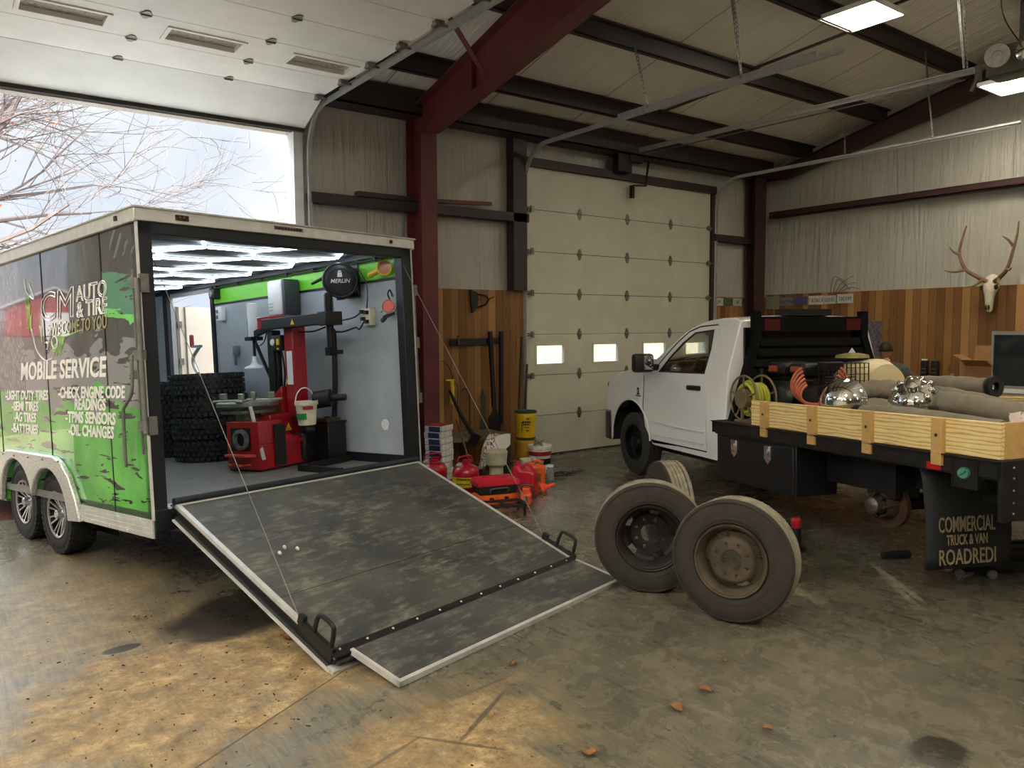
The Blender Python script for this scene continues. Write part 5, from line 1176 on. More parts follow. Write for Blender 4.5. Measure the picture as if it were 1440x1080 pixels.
# headache rack
hr = B()
for s_ in (-1, 1):
    x0, x1 = 1.0+s_*1.0, 1.0+s_*.7
    hr.bar((x0, -2.2, .88), (x1, -2.18, 1.74), .08, .08, (0, 1, 0)); hr.bar((x1, -2.18, 1.72), (x1, -2.18, 2.03), .08, .08, (0, 1, 0))
hr.bx(.34, 1.66, -2.22, -2.16, 1.81, 1.97)
for k in range(7):
    z_ = 1.7-.11*k; w_ = .66+.04*k; hr.box((1.0, -2.19, z_), (2*w_, .02, .085), (-.35, 0, 0))
hr.bx(.05, 1.95, -2.22, -2.18, .88, .98)
hr = hr.build('headache_rack', M('matt black rack paint', (12, 12, 13), .75, 0, .2, 8, spec=.15), TK)
for x_ in (.47, 1.53): B().box((x_, -2.225, 1.885), (.19, .012, .12)).build('rack_lamp', M('dark red lens', (74, 20, 22), .3, 0, 0), hr)
B().bx(.75, 1.35, -2.1, -1.9, 1.99, 2.06).build('beacon_bar', BLK, hr)
B().prism([(-.07, 0), (.05, 0), (-.01, .07)], 0, .003, basis((1.52, -2.23, 1.56), (1, 0, 0), (0, 0, 1))).prism([(-.05, 0), (.1, 0), (.02, .08)], 0, .003, basis((1.6, -2.23, 1.4), (1, 0, 0), (0, 0, 1))).build('white_decal', INK, hr)
B().bx(.2, 1.8, -2.13, -2.1, .95, 1.86).build('rear_window', M('dark glass', (14, 16, 18), .08, 0, 0), TB)

# ------------------------------------------------------------------ the load on the flatbed
def kt(x, y, z): return KMX @ T(x, y, z)
TAN = M('tan painted steel', (128, 108, 82), .5, .2, .15)
hrl = thing('hose_reel', 'tan hose reel wound with yellow green hose at the front of the flatbed', 'hose reel', kt(.1, -2.39, .89))
RX = R(PI/2, 'Y')
for i, x_ in enumerate((-.1, .12)):
    b = B().tube([(x_, .23*math.cos(a), .24+.23*math.sin(a)) for a in [2*PI*k/36 for k in range(36)]], .011, 8, closed=True)
    for k in range(5): a = 2*PI*k/5+.3; b.bar((x_, 0, .24), (x_, .23*math.cos(a), .24+.23*math.sin(a)), .016, .012, (1, 0, 0))
    b.build('rim', TAN, hrl)
b = B()
for k in range(6):
    for (rr_, n_) in ((.14, 1),): b.tube([(-.075+.034*k, rr_*math.cos(a), .24+rr_*math.sin(a)) for a in [2*PI*q/28 for q in range(28)]], .02, 8, closed=True)
b.tube([(-.04, .16*math.cos(a)-.01, .24+.17*math.sin(a)) for a in [2*PI*q/28 for q in range(28)]], .02, 8, closed=True)
b.build('hose', M('yellow green hose', (178, 180, 58), .5, 0, .12, 12), hrl)
B().cyl((-.14, 0, .24), (.16, 0, .24), .1, n=24).cyl((-.14, 0, .24), (.2, 0, .24), .02).bx(-.13, -.11, -.015, .015, 0, .25).bx(.14, .16, -.015, .015, 0, .25).bx(-.13, .16, -.12, .12, 0, .02).build('drum', TAN, hrl)
ac = thing('air_compressor', 'black petrol air compressor with orange labels behind the reel', 'air compressor', kt(.5, -2.7, .93))
GRIM = M('greasy black casting', (34, 32, 28), .5, .4, .3, 16)
b = B().rbox((0, .2, .2), (.36, .32, .36), .03).rbox((0, -.2, .18), (.3, .3, .3), .03); b.build('engine_block', GRIM, ac)
tkn = B().rbox((0, .24, .5), (.34, .3, .13), .04).rbox((0, -.06, .5), (.3, .26, .12), .04).rbox((.05, -.3, .53), (.2, .16, .08), .02).build('fuel_tank', M('black enamel', (30, 30, 30), .35, .1, 0), ac)
B().box((-.175, .27, .5), (.012, .13, .06)).box((-.156, -.04, .5), (.012, .12, .05)).build('orange_label', M('orange label', (160, 70, 52), .5, 0, .3, 60), tkn)
B().lathe([(0, 0), (.13, 0), (.14, .03), (.1, .07), (.04, .08), (0, .08)], 28, axm((-.18, .1, .22), (-1, -.2, .1))).build('recoil_cover', M('dark green black cover', (28, 38, 32), .4, .2, .1), ac)
b = B()
for k in range(9): b.rbox((.02, -.46, .22+.026*k), (.2, .18, .012), .004)
b.cyl((.02, -.46, .05), (.02, -.46, .46), .06).rbox((.02, -.46, .1), (.22, .2, .2), .02); b.build('pump_head', M('cast aluminium', (112, 106, 88), .45, .6, .25, 20), ac)
b = B()
for k in range(6): b.tube([(-.1+.05*k, -.68, .08), (-.1+.05*k, -.68, .56), (-.1+.05*k, -.3, .56)], .006, 4)
for k in range(8): b.bar((-.1, -.68, .1+.06*k), (.15, -.68, .1+.06*k), .006, .006)
for k in range(7): b.bar((-.1, -.68+.06*k, .56), (.15, -.68+.06*k, .56), .006, .006); b.tube([(-.1, -.68+.06*k, .3), (-.1, -.68+.06*k, .56)], .005, 4)
b.build('belt_guard', BLK, ac)
b = B().cyl((.1, .3, .1), (.1, -.6, .1), .14, n=20).cyl((-.2, .42, .3), (-.2, .42, .5), .03).cyl((-.2, .55, .3), (-.2, .55, .5), .02).rbox((-.1, .36, .2), (.1, .12, .3), .02); b.build('air_tank', GRIM, ac)
b = B(); eu = Vector((.947, -.32, 0)); ev = Vector((-.1, -.28, .95)).normalized(); rnd = random.Random(6)
for k in range(6):
    ru, rv = .25-.018*k, .2-.016*k+rnd.uniform(-.01, .01)
    b.tube([eu*(ru*math.cos(a)+.01*k)+ev*(rv*math.sin(a)-.02*k+.02)+Vector((-.02*k, -.012*k, 0)) for a in [PI*.74+PI*1.5*q/30 for q in range(31)]], .0115, 7)
oh = b.build('hose_coil', M('salmon rubber hose', (186, 104, 76), .5, 0, .1, 10)); oh.matrix_world = kt(.12, -3.34, 1.3); tag(oh, 'salmon orange air hose coiled in loops over the compressor', 'hose')
def dome(name, lab, x, y, z, r_, d, fluted):
    t = thing(name, lab, 'hubcap', kt(x, y, z)); m = axm((0, 0, 0), d)
    b = B().lathe([(r_*1.02, -.01), (r_*1.05, .0), (r_, .012), (r_*.96, .03), (r_*.8, .09), (r_*.55, .13), (r_*.3, .15), (0, .155)], 48, m); b.build('shell', M('mirror chrome', (220, 220, 218), .06, 1, .1, 6), t)
    if fluted:
        b = B(); q = b.mark()
        for k in range(10): a = 2*PI*k/10; b.ball((r_*.66*math.cos(a), r_*.66*math.sin(a), .1), (.04, .025, .04), 10, R(a, 'Z'))
        b.lathe([(0, .13), (.07, .13), (.065, .2), (.03, .22), (0, .225)], 20); b.xf(m, q); b.build('lug_cover', MATS['mirror chrome'], t)
dome('hubcap', 'plain chrome dome standing on edge behind the side board', .05, -3.72, 1.17, .2, (-.9, -.45, .12), False)
dome('hubcap', 'fluted chrome wheel cover tilted on top of the grey hoses', .4, -4.15, 1.2, .2, (-.55, -.35, .75), True)
tn = thing('tank', 'cream plastic tank lying beyond the grey hoses', 'tank', kt(1.02, -2.96, .89))
b = B().lathe([(0, -.29), (.12, -.28), (.22, -.24), (.28, -.15), (.29, 0), (.29, .16), (.24, .26), (0, .28)], 40, T(0, 0, .34) @ R(PI/2, 'X')); b.build('shell', M('cream polythene', (222, 206, 158), .45, 0, .06, 3), tn)
B().box((0, .0, .05), (.4, .4, .1)).build('cradle', BLK, tn)
ld = tag(B().lathe([(0, 0), (.16, 0), (.15, .03), (.06, .05), (0, .05)], 28).build('dish_lid', M('yellowed lid', (150, 140, 70), .4, 0, .2)), 'yellowish lid lying behind the compressor on the tank', 'lid'); ld.matrix_world = kt(.9, -2.9, 1.53)
HOSE = M('dusty grey fabric', (128, 118, 102), .85, 0, .14, 9, .3)
def bed_hose(pts, r_, lab):
    P_ = smooth(pts, 8); n_ = len(P_); rnd_ = random.Random(len(lab))
    o = B().tube([KMX @ Vector(p) for p in P_], [r_*(1+.05*math.sin(1.7*i)+rnd_.uniform(-.03, .03)) for i in range(n_)], 14).build('fabric_hose', HOSE, ang=60)
    return tag(o, lab, 'hose', 'grey fabric hoses on the flatbed')
bed_hose([(.05, -3.95, 1.09), (.06, -4.2, 1.11), (.05, -4.7, 1.1), (.06, -5.2, 1.07)], .065, 'lowest grey fabric hose lying along the near side board')
bed_hose([(.3, -3.5, 1.1), (.31, -3.9, 1.08), (.28, -4.4, 1.04), (.27, -5.0, 1.01)], .085, 'grey fabric hose running under the fluted chrome cover')
bed_hose([(.52, -4.2, 1.2), (.48, -4.6, 1.18), (.45, -5.0, 1.14), (.43, -5.24, 1.11)], .085, 'thick grey fabric hose running from the fluted cover to the end board')
bed_hose([(.35, -3.45, 1.17), (.5, -3.6, 1.26), (.6, -3.85, 1.24), (.62, -4.1, 1.15)], .085, 'grey fabric hose bent over in front of the cream tank')
bed_hose([(.75, -3.75, 1.24), (.72, -4.2, 1.22), (.7, -4.75, 1.15), (.68, -5.25, 1.08)], .075, 'grey fabric hose lying along the far side of the load')
bed_hose([(.9, -3.6, 1.3), (.95, -3.95, 1.31), (1.0, -4.3, 1.3)], .07, 'short tan grey hose with a dark end, beside the cream tank')
bed_hose([(.12, -3.8, 1.08), (.2, -3.9, 1.14), (.18, -4.05, 1.12), (.1, -4.2, 1.06)], .07, 'rumpled brown grey hose end close behind the plain chrome dome')
he = tag(B().lathe([(.03, -.02), (.085, -.02), (.09, .02), (.04, .02)], 24).build('hose_end_ring', RUB), 'dark round ring at the end of the short tan hose', 'ring'); he.matrix_world = KMX @ T(1.0, -4.36, 1.3) @ R(PI/2, 'X')
rg_ = B(); rnd = random.Random(9)
rg_.ball((0, 0, .03), (.09, .07, .05), 12)
for v in rg_.bm.verts: v.co += Vector((rnd.uniform(-.02, .02), rnd.uniform(-.02, .02), rnd.uniform(-.015, .02)))
ro = rg_.build('rag', M('pinkish white rag', (206, 190, 180), .8)); ro.matrix_world = kt(.2, -5.22, 1.1); tag(ro, 'crumpled pale rag on the hoses at the tail of the bed', 'rag')

# ------------------------------------------------------------------ loose wheels and things on the floor
def disc(b, prof, n_, hole, th=.008, m=None):
    """turned disc whose cells are left out where hole(r, angle) says so"""
    k = b.mark(); G = [[b.bm.verts.new((r*math.cos(2*PI*j/n_), r*math.sin(2*PI*j/n_), z)) for j in range(n_)] for (r, z) in prof]
    for i in range(len(prof)-1):
        for j in range(n_):
            if not hole((prof[i][0]+prof[i+1][0])/2, 2*PI*(j+.5)/n_): b.bm.faces.new((G[i][j], G[i][(j+1) % n_], G[i+1][(j+1) % n_], G[i+1][j]))
    return b.xf(m, k) if m else b
def dense(p, st=.008):
    out = []
    for i in range(len(p)-1):
        k = max(1, int(math.hypot(p[i+1][0]-p[i][0], p[i+1][1]-p[i][1])/st))
        out += [(p[i][0]+(p[i+1][0]-p[i][0])*q/k, p[i][1]+(p[i+1][1]-p[i][1])*q/k) for q in range(k)]
    return out+[p[-1]]
def hand_holes(nh, r0, r1, half, nb, rb, sz, ph=0):
    def f(r, a):
        for k in range(nh):
            d = (a-ph-2*PI*k/nh+PI) % (2*PI)-PI
            if r0 < r < r1 and abs(d) < half: return True
        for k in range(nb):
            d = (a-2*PI*(k+.5)/nb+PI) % (2*PI)-PI
            if (d*rb)**2+(r-rb)**2 < sz*sz: return True
        return False
    return f
DUSTY = M('dusty tyre rubber', (47, 41, 34), .9, 0, .2, 9, .15)
def wheel(label, m, mat_rim, face):
    t = thing('truck_wheel', label, 'wheel', m, 'loose dual truck wheels on the floor')
    tr = B().lathe(tire_prof(.403, .24, .23, 4), 72).lathe([(.385, .1085), (.39, .1095), (.385, .111), (.38, .1095), (.385, .1085)], 72).lathe([(.27, .114), (.28, .117), (.29, .114)], 72).build('tire', DUSTY, t)
    b = B()
    for z0_ in (-.082, -.046, -.015, .017, .048): b.lathe([(.402, z0_), (.4065, z0_+.001), (.4065, z0_+.027), (.402, z0_+.028)], 72)
    b.build('tread', M('dusty tread lightened for lamp light', (132, 124, 106), .9, 0, .25, 14), tr); b = B()  # dust colour, lightened further to paint in lamp light on the tread
    b.lathe([(.242, .105), (.238, .116), (.228, .112), (.222, .08), (.205, .05), (.2, -.05), (.222, -.085), (.238, -.112), (.228, -.108), (.214, -.08), (.192, -.048), (.197, .05), (.214, .085), (.228, .1), (.242, .105)], 56)
    b.build('rim', mat_rim, tr)
    z0, z1 = (.0, .07) if face > 0 else (-.01, -.09)
    if face > 0: pf = [(.068, .075), (.078, .07), (.135, .07), (.15, .06), (.17, .03), (.2, .01)]
    else: pf = [(.068, -.085), (.078, -.08), (.14, -.08), (.155, -.06), (.172, -.03), (.2, -.02)]
    b = B(); disc(b, dense(pf), 128, hand_holes(4 if face > 0 else 5, .152, .196, .27 if face > 0 else .2, 8, .108, .0115, .4 if face > 0 else .1))
    b.build('wheel_disc', mat_rim, tr, solid=.01)
    return t
RUSTW = M('rusty wheel steel', (78, 66, 50), .75, .3, .3, 9); DARKW = M('dark dirty wheel steel', (34, 29, 25), .65, .3, .3, 9)
def wm(p, nvec, lean): return Matrix.Translation(p) @ axm((0, 0, 0), (nvec[0], nvec[1], lean))
wheel('rusty truck wheel standing in front of the two darker ones', wm((4.16, 3.16, .405), (-.93, -.36), .06), RUSTW, 1)
wheel('dark deep dished truck wheel standing left of the rusty one', wm((4.13, 3.9, .405), (-.72, -.69), .03), DARKW, -1)
wheel('truck wheel at the back, turned edge-on to show its dusty tread', wm((4.86, 4.38, .405), (-.88, .47), .0), DARKW, -1)
bj = thing('bottle_jack', 'black bottle jack with a red cap standing behind the rusty wheel', 'jack', (5.86, 3.82, 0))
B().cyl((0, 0, 0), (0, 0, .2), .045).box((0, 0, .015), (.13, .13, .03)).build('body', BLK, bj); B().lathe([(0, .2), (.035, .2), (.045, .23), (.045, .27), (.03, .29), (0, .29)], 18).build('cap', M('red cap', (170, 30, 40), .5, 0, 0), bj)
fj = thing('floor_jack', 'black trolley jack on the floor below the mud flap', 'jack', T(6.36, 2.62, 0) @ R(-.72, 'Z'))
B().rbox((0, 0, .1), (.3, .16, .13), .02).rbox((.02, .0, .17), (.2, .12, .04), .01).build('frame', M('oily black steel', (24, 24, 26), .35, .5, .2), fj)
for x_ in (-.12, .12):
    for y_ in (-.09, .09): B().cyl((x_, y_-.015, .035), (x_, y_+.015, .035), .035, n=16).build('wheel', DGALV, fj)
B().ball((-.19, -.06, .07), .035, 14).build('valve_knob', M('brass knob', (150, 132, 100), .3, .7, 0), fj)
B().bar((.15, 0, .09), (.75, .06, .05), .06, .05).build('handle', M('glossy black', (16, 16, 17), .3), fj)
cb_ = tag(B().rbox((7.02, 2.62, .05), (.5, .16, .09), .03, (0, 0, -.5)).rbox((6.99, 2.6, .12), (.42, .12, .08), .03, (0, 0, -.5)).build('tool_roll', BLK), 'black padded bundle on the floor right of the mud flap', 'bundle')
pg = tag(B().cyl((6.18, 3.22, .04), (6.38, 3.1, .05), .03, n=12).build('steel_bar', BLK), 'short black bar end sticking out left of the mud flap', 'bar')
LEAF = M('dry brown leaf', (128, 88, 48), .8, 0, .3, 30)
for i, (x_, y_, s_, lab) in enumerate(((3.17, 2.59, .04, 'curled brown leaf on the concrete below the rusty wheel'), (2.54, 3.46, .035, 'orange brown leaf on the concrete just in front of the ramp flap'), (2.27, 2.5, .035, 'small dry leaf on the tan dirt nearest the bottom edge'), (2.9, 2.55, .045, 'dry leaf bits on the tan dirt between two other leaves'), (3.1, 2.15, .03, 'pale leaf near the bottom edge right of the tan dirt'), (3.55, 2.75, .025, 'tiny dark leaf right below the rusty wheel'), (1.63, 4.62, .05, 'grey dead leaf beside the ramp edge'), (.95, 5.55, .03, 'dark leaf on the damp patch under the trailer'))):
    b = B(); rnd = random.Random(i)
    b.sheet(lambda u, v_: Vector(((u-.5)*2*s_, (v_-.5)*1.3*s_*math.sin(PI*(.08+.84*u)), .012+.3*s_*math.sin(3*u+i)**2+.35*s_*abs(v_-.5))), 8, 4)
    o = b.build('leaf', LEAF, solid=.001); o.matrix_world = T(x_, y_, 0) @ R(rnd.uniform(0, 6), 'Z'); tag(o, lab, 'leaf', 'dead leaves on the floor')

gr = B(); rnd = random.Random(21)
for k in range(420):
    if k < 330: x_, y_ = rnd.gauss(1.1, .75), rnd.gauss(4.4, .9)
    else: x_, y_ = rnd.uniform(.3, 5.5), rnd.uniform(1.8, 7.5)
    if x_ < -.5 or (1.75 < x_ < 4.2 and 3.5 < y_ < 6.5) or (x_ > 3.4 and y_ < 4.6) or (x_ > 1.0 and y_ > 6.0) or y_ > 7.4: continue
    s_ = rnd.choice((.002, .002, .003, .003, .004, .005)); gr.box((x_, y_, s_*.45), (s_*rnd.uniform(1, 4.5), s_*rnd.uniform(.8, 1.6), s_*.9), (0, 0, rnd.uniform(0, 3.1)))
tag(gr.build('grit', M('dark grit', (64, 48, 34), .9, 0, .3, 30)), 'dark crumbs of grit and bark scattered over the tan dirt', 'grit', kind='stuff')

# ------------------------------------------------------------------ gable wall: plates, skull, bench, person
elk = thing('elk_skull', 'bleached elk skull with branching antlers on the gable wall', 'skull mount', (12.6, 5.06, 2.4))
def rel(p): return Vector((p[0]-12.6, p[1]-5.06, p[2]-2.4))
b = B(); secs = [(.3, .03, .03, .06), (.24, .09, .08, .03), (.16, .115, .09, .0), (.08, .11, .085, -.02), (0, .075, .07, -.03), (-.08, .06, .06, -.035), (-.17, .055, .05, -.035), (-.24, .045, .035, -.03), (-.27, .02, .015, -.03)]
b.sheet(lambda u, v_: (lambda i, f: Vector(((secs[i][3]+(secs[i+1][3]-secs[i][3])*f)-.0+(secs[i][2]+(secs[i+1][2]-secs[i][2])*f)*math.sin(2*PI*u), (secs[i][1]+(secs[i+1][1]-secs[i][1])*f)*math.cos(2*PI*u), secs[i][0]+(secs[i+1][0]-secs[i][0])*f)))(min(7, int(v_*8)), v_*8-min(7, int(v_*8))), 20, 16, True)
sk_ = b.build('skull', M('bleached bone', (206, 196, 176), .6, 0, .12, 14), elk)
DKB = M('dark bone hollow', (50, 40, 32), .8)
B().ball((-.06, .095, .1), (.035, .03, .04), 12).ball((-.06, -.095, .1), (.035, .03, .04), 12).ball((-.09, .018, -.2), (.02, .013, .04), 10).ball((-.09, -.018, -.2), (.02, .013, .04), 10).build('eye_socket', DKB, sk_)
ANT = M('brown antler', (122, 92, 60), .55, 0, .2, 10)
for beam, tines in ((((12.55, 5.09, 2.58), (12.5, 5.21, 2.66), (12.45, 5.36, 2.78), (12.45, 5.455, 3.02), (12.45, 5.42, 3.24), (12.45, 5.37, 3.43)), (((12.5, 5.15, 2.6), (12.38, 5.22, 2.52), (12.33, 5.34, 2.5)), ((12.45, 5.37, 2.77), (12.35, 5.48, 2.74), (12.3, 5.6, 2.77)), ((12.45, 5.45, 3.01), (12.4, 5.52, 3.05), (12.38, 5.57, 3.12)))),
                   (((12.55, 4.99, 2.58), (12.5, 4.9, 2.64), (12.45, 4.79, 2.76), (12.45, 4.72, 3.04), (12.45, 4.68, 3.25), (12.45, 4.67, 3.42)), (((12.45, 4.73, 3.08), (12.38, 4.78, 3.17), (12.36, 4.84, 3.22)), ((12.45, 4.79, 2.75), (12.35, 4.72, 2.73), (12.3, 4.68, 2.76)), ((12.5, 4.92, 2.62), (12.38, 4.88, 2.55), (12.33, 4.84, 2.53))))):
    b = B(); P_ = smooth([rel(p) for p in beam], 5); b.tube(P_, [.036-.026*i/(len(P_)-1) for i in range(len(P_))], 10)
    for t_ in tines: P_ = smooth([rel(p) for p in t_], 4); b.tube(P_, [.024-.018*i/(len(P_)-1) for i in range(len(P_))], 8)
    b.build('antler', ANT, elk)
PL = [('white', (196, 194, 186)), ('green', (70, 92, 60)), ('pale', (170, 172, 160)), ('dark', (70, 70, 64)), ('cream', (150, 146, 118)), ('grey blue', (120, 128, 140)), ('blue', (84, 82, 130)), ('white', (206, 204, 196)), ('white', (190, 190, 184)), ('white', (198, 198, 192))]
def plate(m, w_, h_, col, txt, lab):
    t = thing('license_plate', lab, 'license plate', m, 'license plates along the top of the planks')
    pb_ = B().plate([(-w_/2, -h_/2), (w_/2, -h_/2), (w_/2, h_/2), (-w_/2, h_/2)], [], 0, .004).build('plate', M('plate '+str(col), col, .45, .1, .12, 20), t)
    if txt: text(txt, h_*.62, M('plate ink', (44, 44, 56), .5, 0, 0), pb_, T(0, -.005, .005), 'lettering', ext=.0008, sx=.75)
fp_ = lambda x, z: basis((x, 9.04, z), (1, 0, 0), (0, 0, 1)); rp2 = lambda y, z: basis((12.69, y, z), (0, -1, 0), (0, 0, 1))
plate(fp_(11.3, 2.38), .26, .14, PL[0][1], 'CFH', 'pale plate nearest the right track of the closed door')
plate(fp_(11.57, 2.38), .26, .14, PL[1][1], '', 'green plate second from the closed door')
plate(fp_(11.84, 2.38), .26, .14, PL[2][1], '4N', 'pale plate third from the closed door')
plate(fp_(12.1, 2.38), .22, .14, PL[3][1], '', 'dark plate just left of the corner column')
plate(rp2(8.88, 2.38), .3, .24, PL[4][1], '', 'large cream plate just right of the corner column')
plate(rp2(8.58, 2.39), .27, .15, PL[5][1], 'BLCON', 'grey blue plate right of the large cream one')
plate(rp2(8.29, 2.4), .26, .15, PL[6][1], '', 'blue and white plate in the middle of the row')
plate(rp2(7.98, 2.4), .29, .16, PL[7][1], 'T 8706LA', 'brightest white plate, third from the right end of the row')
plate(rp2(7.71, 2.4), .24, .15, PL[8][1], 'S20181', 'white plate second from the right end of the row')
plate(rp2(7.42, 2.41), .3, .16, PL[9][1], '10030M', 'white plate at the right end of the row')
po_ = B().plate([(-.14, -.3), (.14, -.3), (.14, .3), (-.14, .3)], [], 0, .004); pm_, t_ = newmat('collage print', .4)
t_.col(t_.ramp(t_.noise(t_.co(), 14, 3, .6, 1.2), [(.3, (30, 28, 32)), (.45, (96, 76, 90)), (.55, (110, 112, 120)), (.7, (60, 44, 40))]))
oo = po_.build('poster', pm_); oo.matrix_world = basis((12.69, 6.88, 1.72), (0, -1, 0), (0, 0, 1)); tag(oo, 'small dark collage poster on the gable wall behind the rack', 'poster')
ot = thing('wall_outlet', 'white outlet with a black plug on the gable wall planks', 'outlet', (12.69, 6.03, 1.33))
B().rbox((0, 0, 0), (.015, .09, .14), .005).build('cover', WHT, ot); B().rbox((-.02, 0, .03), (.03, .03, .03), .005).rbox((-.02, 0, -.03), (.03, .04, .03), .005).tube(smooth([(-.03, 0, -.03), (-.06, -.08, -.12), (-.12, -.2, -.22), (-.2, -.3, -.27)]), .007, 6).build('plug', BLK, ot)
wbn = thing('work_bench', 'long wooden work bench against the gable wall, mostly hidden by the truck', 'bench', (12.35, 4.8, 0))
B().bx(-.4, .34, -1.6, 1.75, .9, .95).build('top', M('worn bench wood', (140, 108, 68), .6, 0, .2), wbn)
for (x_, y_) in ((-.34, -1.5), (-.34, 1.65), (.28, -1.5), (.28, 1.65)): B().bx(x_-.04, x_+.04, y_-.04, y_+.04, 0, .9).build('leg', STK, wbn)
tv = thing('display_screen', 'silver framed dark glass screen on the bench beside the cardboard boxes', 'screen', (12.3, 4.48, .95))
B().plate([(-.34, 0), (.34, 0), (.34, .9), (-.34, .9)], [[(-.31, .13), (.31, .13), (.31, .85), (-.31, .85)]], -.12, 0, basis((-.2, 0, 0), (0, -1, 0), (0, 0, 1))).build('frame', M('silver plastic', (150, 150, 148), .4, .4, 0), tv)
B().bx(-.16, .1, -.32, .32, .02, .88).build('case', BLK, tv)
B().bx(-.18, -.165, -.31, .31, .13, .85).build('screen', M('dark reflecting glass', (34, 40, 42), .05, 0, 0), tv)
B().bx(-.21, -.2, -.33, .33, .03, .09).build('white_strip', WHT, tv)
CARD = M('brown cardboard', (156, 116, 72), .8, 0, .1, 6)
c1 = thing('cardboard_box', 'closed cardboard box on the bench left of the screen', 'box', (12.2, 5.0, .95)); B().box((0, 0, .11), (.3, .3, .22)).build('carton', CARD, c1, bevel=.004); B().box((-.152, .02, .12), (.003, .12, .06)).build('print', M('grey print', (90, 90, 96), .6, 0, .3, 50), c1)
c2 = thing('cardboard_box', 'open cardboard box with raised flaps above the closed box', 'box', (12.25, 4.98, 1.17))
B().box((0, 0, .1), (.32, .36, .2)).build('carton', CARD, c2)
for (p, d, r_) in (((-.24, 0, .22), (.2, .36, .006), (0, .5, 0)), ((.14, 0, .34), (.006, .36, .26), (0, .2, 0)), ((0, .27, .28), (.3, .2, .006), (.5, 0, 0))): B().box(p, d, r_).build('flap', CARD, c2)
cn = thing('spray_can', 'grey can standing on the bench left of the boxes', 'can', (12.1, 5.34, .95)); B().lathe([(0, 0), (.04, 0), (.04, .19), (.025, .22), (0, .22)], 20).build('body', DGALV, cn); B().lathe([(0, .22), (.025, .22), (.022, .27), (0, .27)], 16).build('cap', M('grey cap', (130, 130, 130), .5, 0, 0), cn)
jr = thing('jar', 'clear plastic jar of parts on the bench between the can and boxes', 'jar', (12.1, 5.2, .95)); B().lathe([(0, 0), (.075, 0), (.075, .18), (.06, .2), (0, .2)], 20).build('jar', M('amber clear plastic', (170, 130, 92), .25, 0, .25, 20), jr); B().lathe([(0, .2), (.065, .2), (.065, .23), (0, .23)], 20).build('lid', M('pale lid', (190, 180, 160), .5, 0, 0), jr)
bt = thing('bottle', 'small clear bottle with a pink label on the bench in front of the box', 'bottle', (12.0, 4.98, .95)); B().lathe([(0, 0), (.025, 0), (.025, .12), (.01, .16), (.01, .19), (0, .19)], 16).build('bottle', M('pale bottle', (180, 180, 184), .2, 0, 0), bt); B().lathe([(.0255, .04), (.0265, .04), (.0265, .1), (.0255, .1)], 16).build('label', M('pink label', (176, 120, 140), .5, 0, 0), bt)
tr2 = tag(B().rbox((12.0, 5.12, .975), (.12, .16, .05), .02).build('hand_tool', BLK), 'black tool lying on the bench before the closed box', 'tool')
for (y_, lab) in ((5.98, 'left of two dark slotted holders beside the outlet'), (5.82, 'right of two dark slotted holders beside the outlet')):
    t = thing('tool_holder', lab, 'holder', (12.6, y_, .95)); B().rbox((0, 0, .22), (.1, .09, .42), .01).build('case', M('dark brown steel', (34, 26, 20), .5, .2, .2), t)
    for k in range(4): B().box((-.052, 0, .3-.06*k), (.006, .06, .012)).build('slot', DGALV, t)
wk = thing('wood_bracket', 'orange wooden bracket on the wall above the dark screen', 'bracket', (12.6, 4.45, 1.86)); B().bar((0, .12, 0), (0, -.06, .2), .12, .05, (1, 0, 0)).bar((0, -.1, .06), (0, .12, .06), .12, .04).build('arm', M('orange wood', (186, 124, 64), .55, 0, .12), wk)
tw = B()
for k in range(5): tw.tube(smooth([(12.7, 7.5+.05*k, 2.54), (12.66, 7.3+.08*k, 2.6+.05*k), (12.68, 7.15+.06*k, 2.56+.12*(k % 3))], 4), .006, 4)
tag(tw.build('twig', M('dry twig', (110, 92, 64), .8)), 'dry bent twig lying on top of the planks near the plates', 'twig')

def skin(name, pts, edges, mat, parent, sub=2):
    me = bpy.data.meshes.new(name); me.from_pydata([p[:3] for p in pts], edges, []); o = bpy.data.objects.new(name, me); C.objects.link(o)
    md = o.modifiers.new('skin', 'SKIN'); md.use_smooth_shade = True
    for i, v in enumerate(me.skin_vertices[0].data):
        r_ = pts[i][3]; v.radius = r_ if isinstance(r_, tuple) else (r_, r_)
    me.skin_vertices[0].data[0].use_root = True
    s_ = o.modifiers.new('sub', 'SUBSURF'); s_.levels = sub; s_.render_levels = sub
    me.materials.append(mat); o.parent = parent; return o
# the person leans over the bench, facing the wall (local +x), height about 1.8 m
PE = thing('person', 'person in a grey work shirt seen from behind, bent over the bench', 'person', T(11.5, 6.1, 0) @ R(.05, 'Z'))
SKIN = M('skin', (178, 126, 100), .55, 0, .05); SHIRT = M('grey work shirt', (78, 78, 70), .8, 0, .12, 12, .3); TRS = M('dark trousers', (44, 46, 54), .8); HAIR = M('dark brown hair', (40, 29, 24), .7, 0, .2, 40)
bp = [(0, 0, .95, .13), (.07, 0, 1.07, .12), (.15, .0, 1.2, .13), (.19, .01, 1.32, .085), (.215, .03, 1.39, .055), (.23, .04, 1.44, .055),
      (.15, .24, 1.27, .07), (.26, .32, 1.05, .045), (.48, .22, .99, .035), (.15, -.27, 1.24, .07), (.24, -.38, 1.04, .045), (.46, -.28, .99, .035),
      (-.0, .1, .87, .095), (.02, .12, .48, .065), (0, .13, .09, .042), (.12, .14, .035, .04), (0, -.1, .87, .095), (.02, -.12, .48, .065), (0, -.13, .09, .042), (.12, -.14, .035, .04)]
be = [(0, 1), (1, 2), (2, 3), (3, 4), (4, 5), (2, 6), (6, 7), (7, 8), (2, 9), (9, 10), (10, 11), (0, 12), (12, 13), (13, 14), (14, 15), (0, 16), (16, 17), (17, 18), (18, 19)]
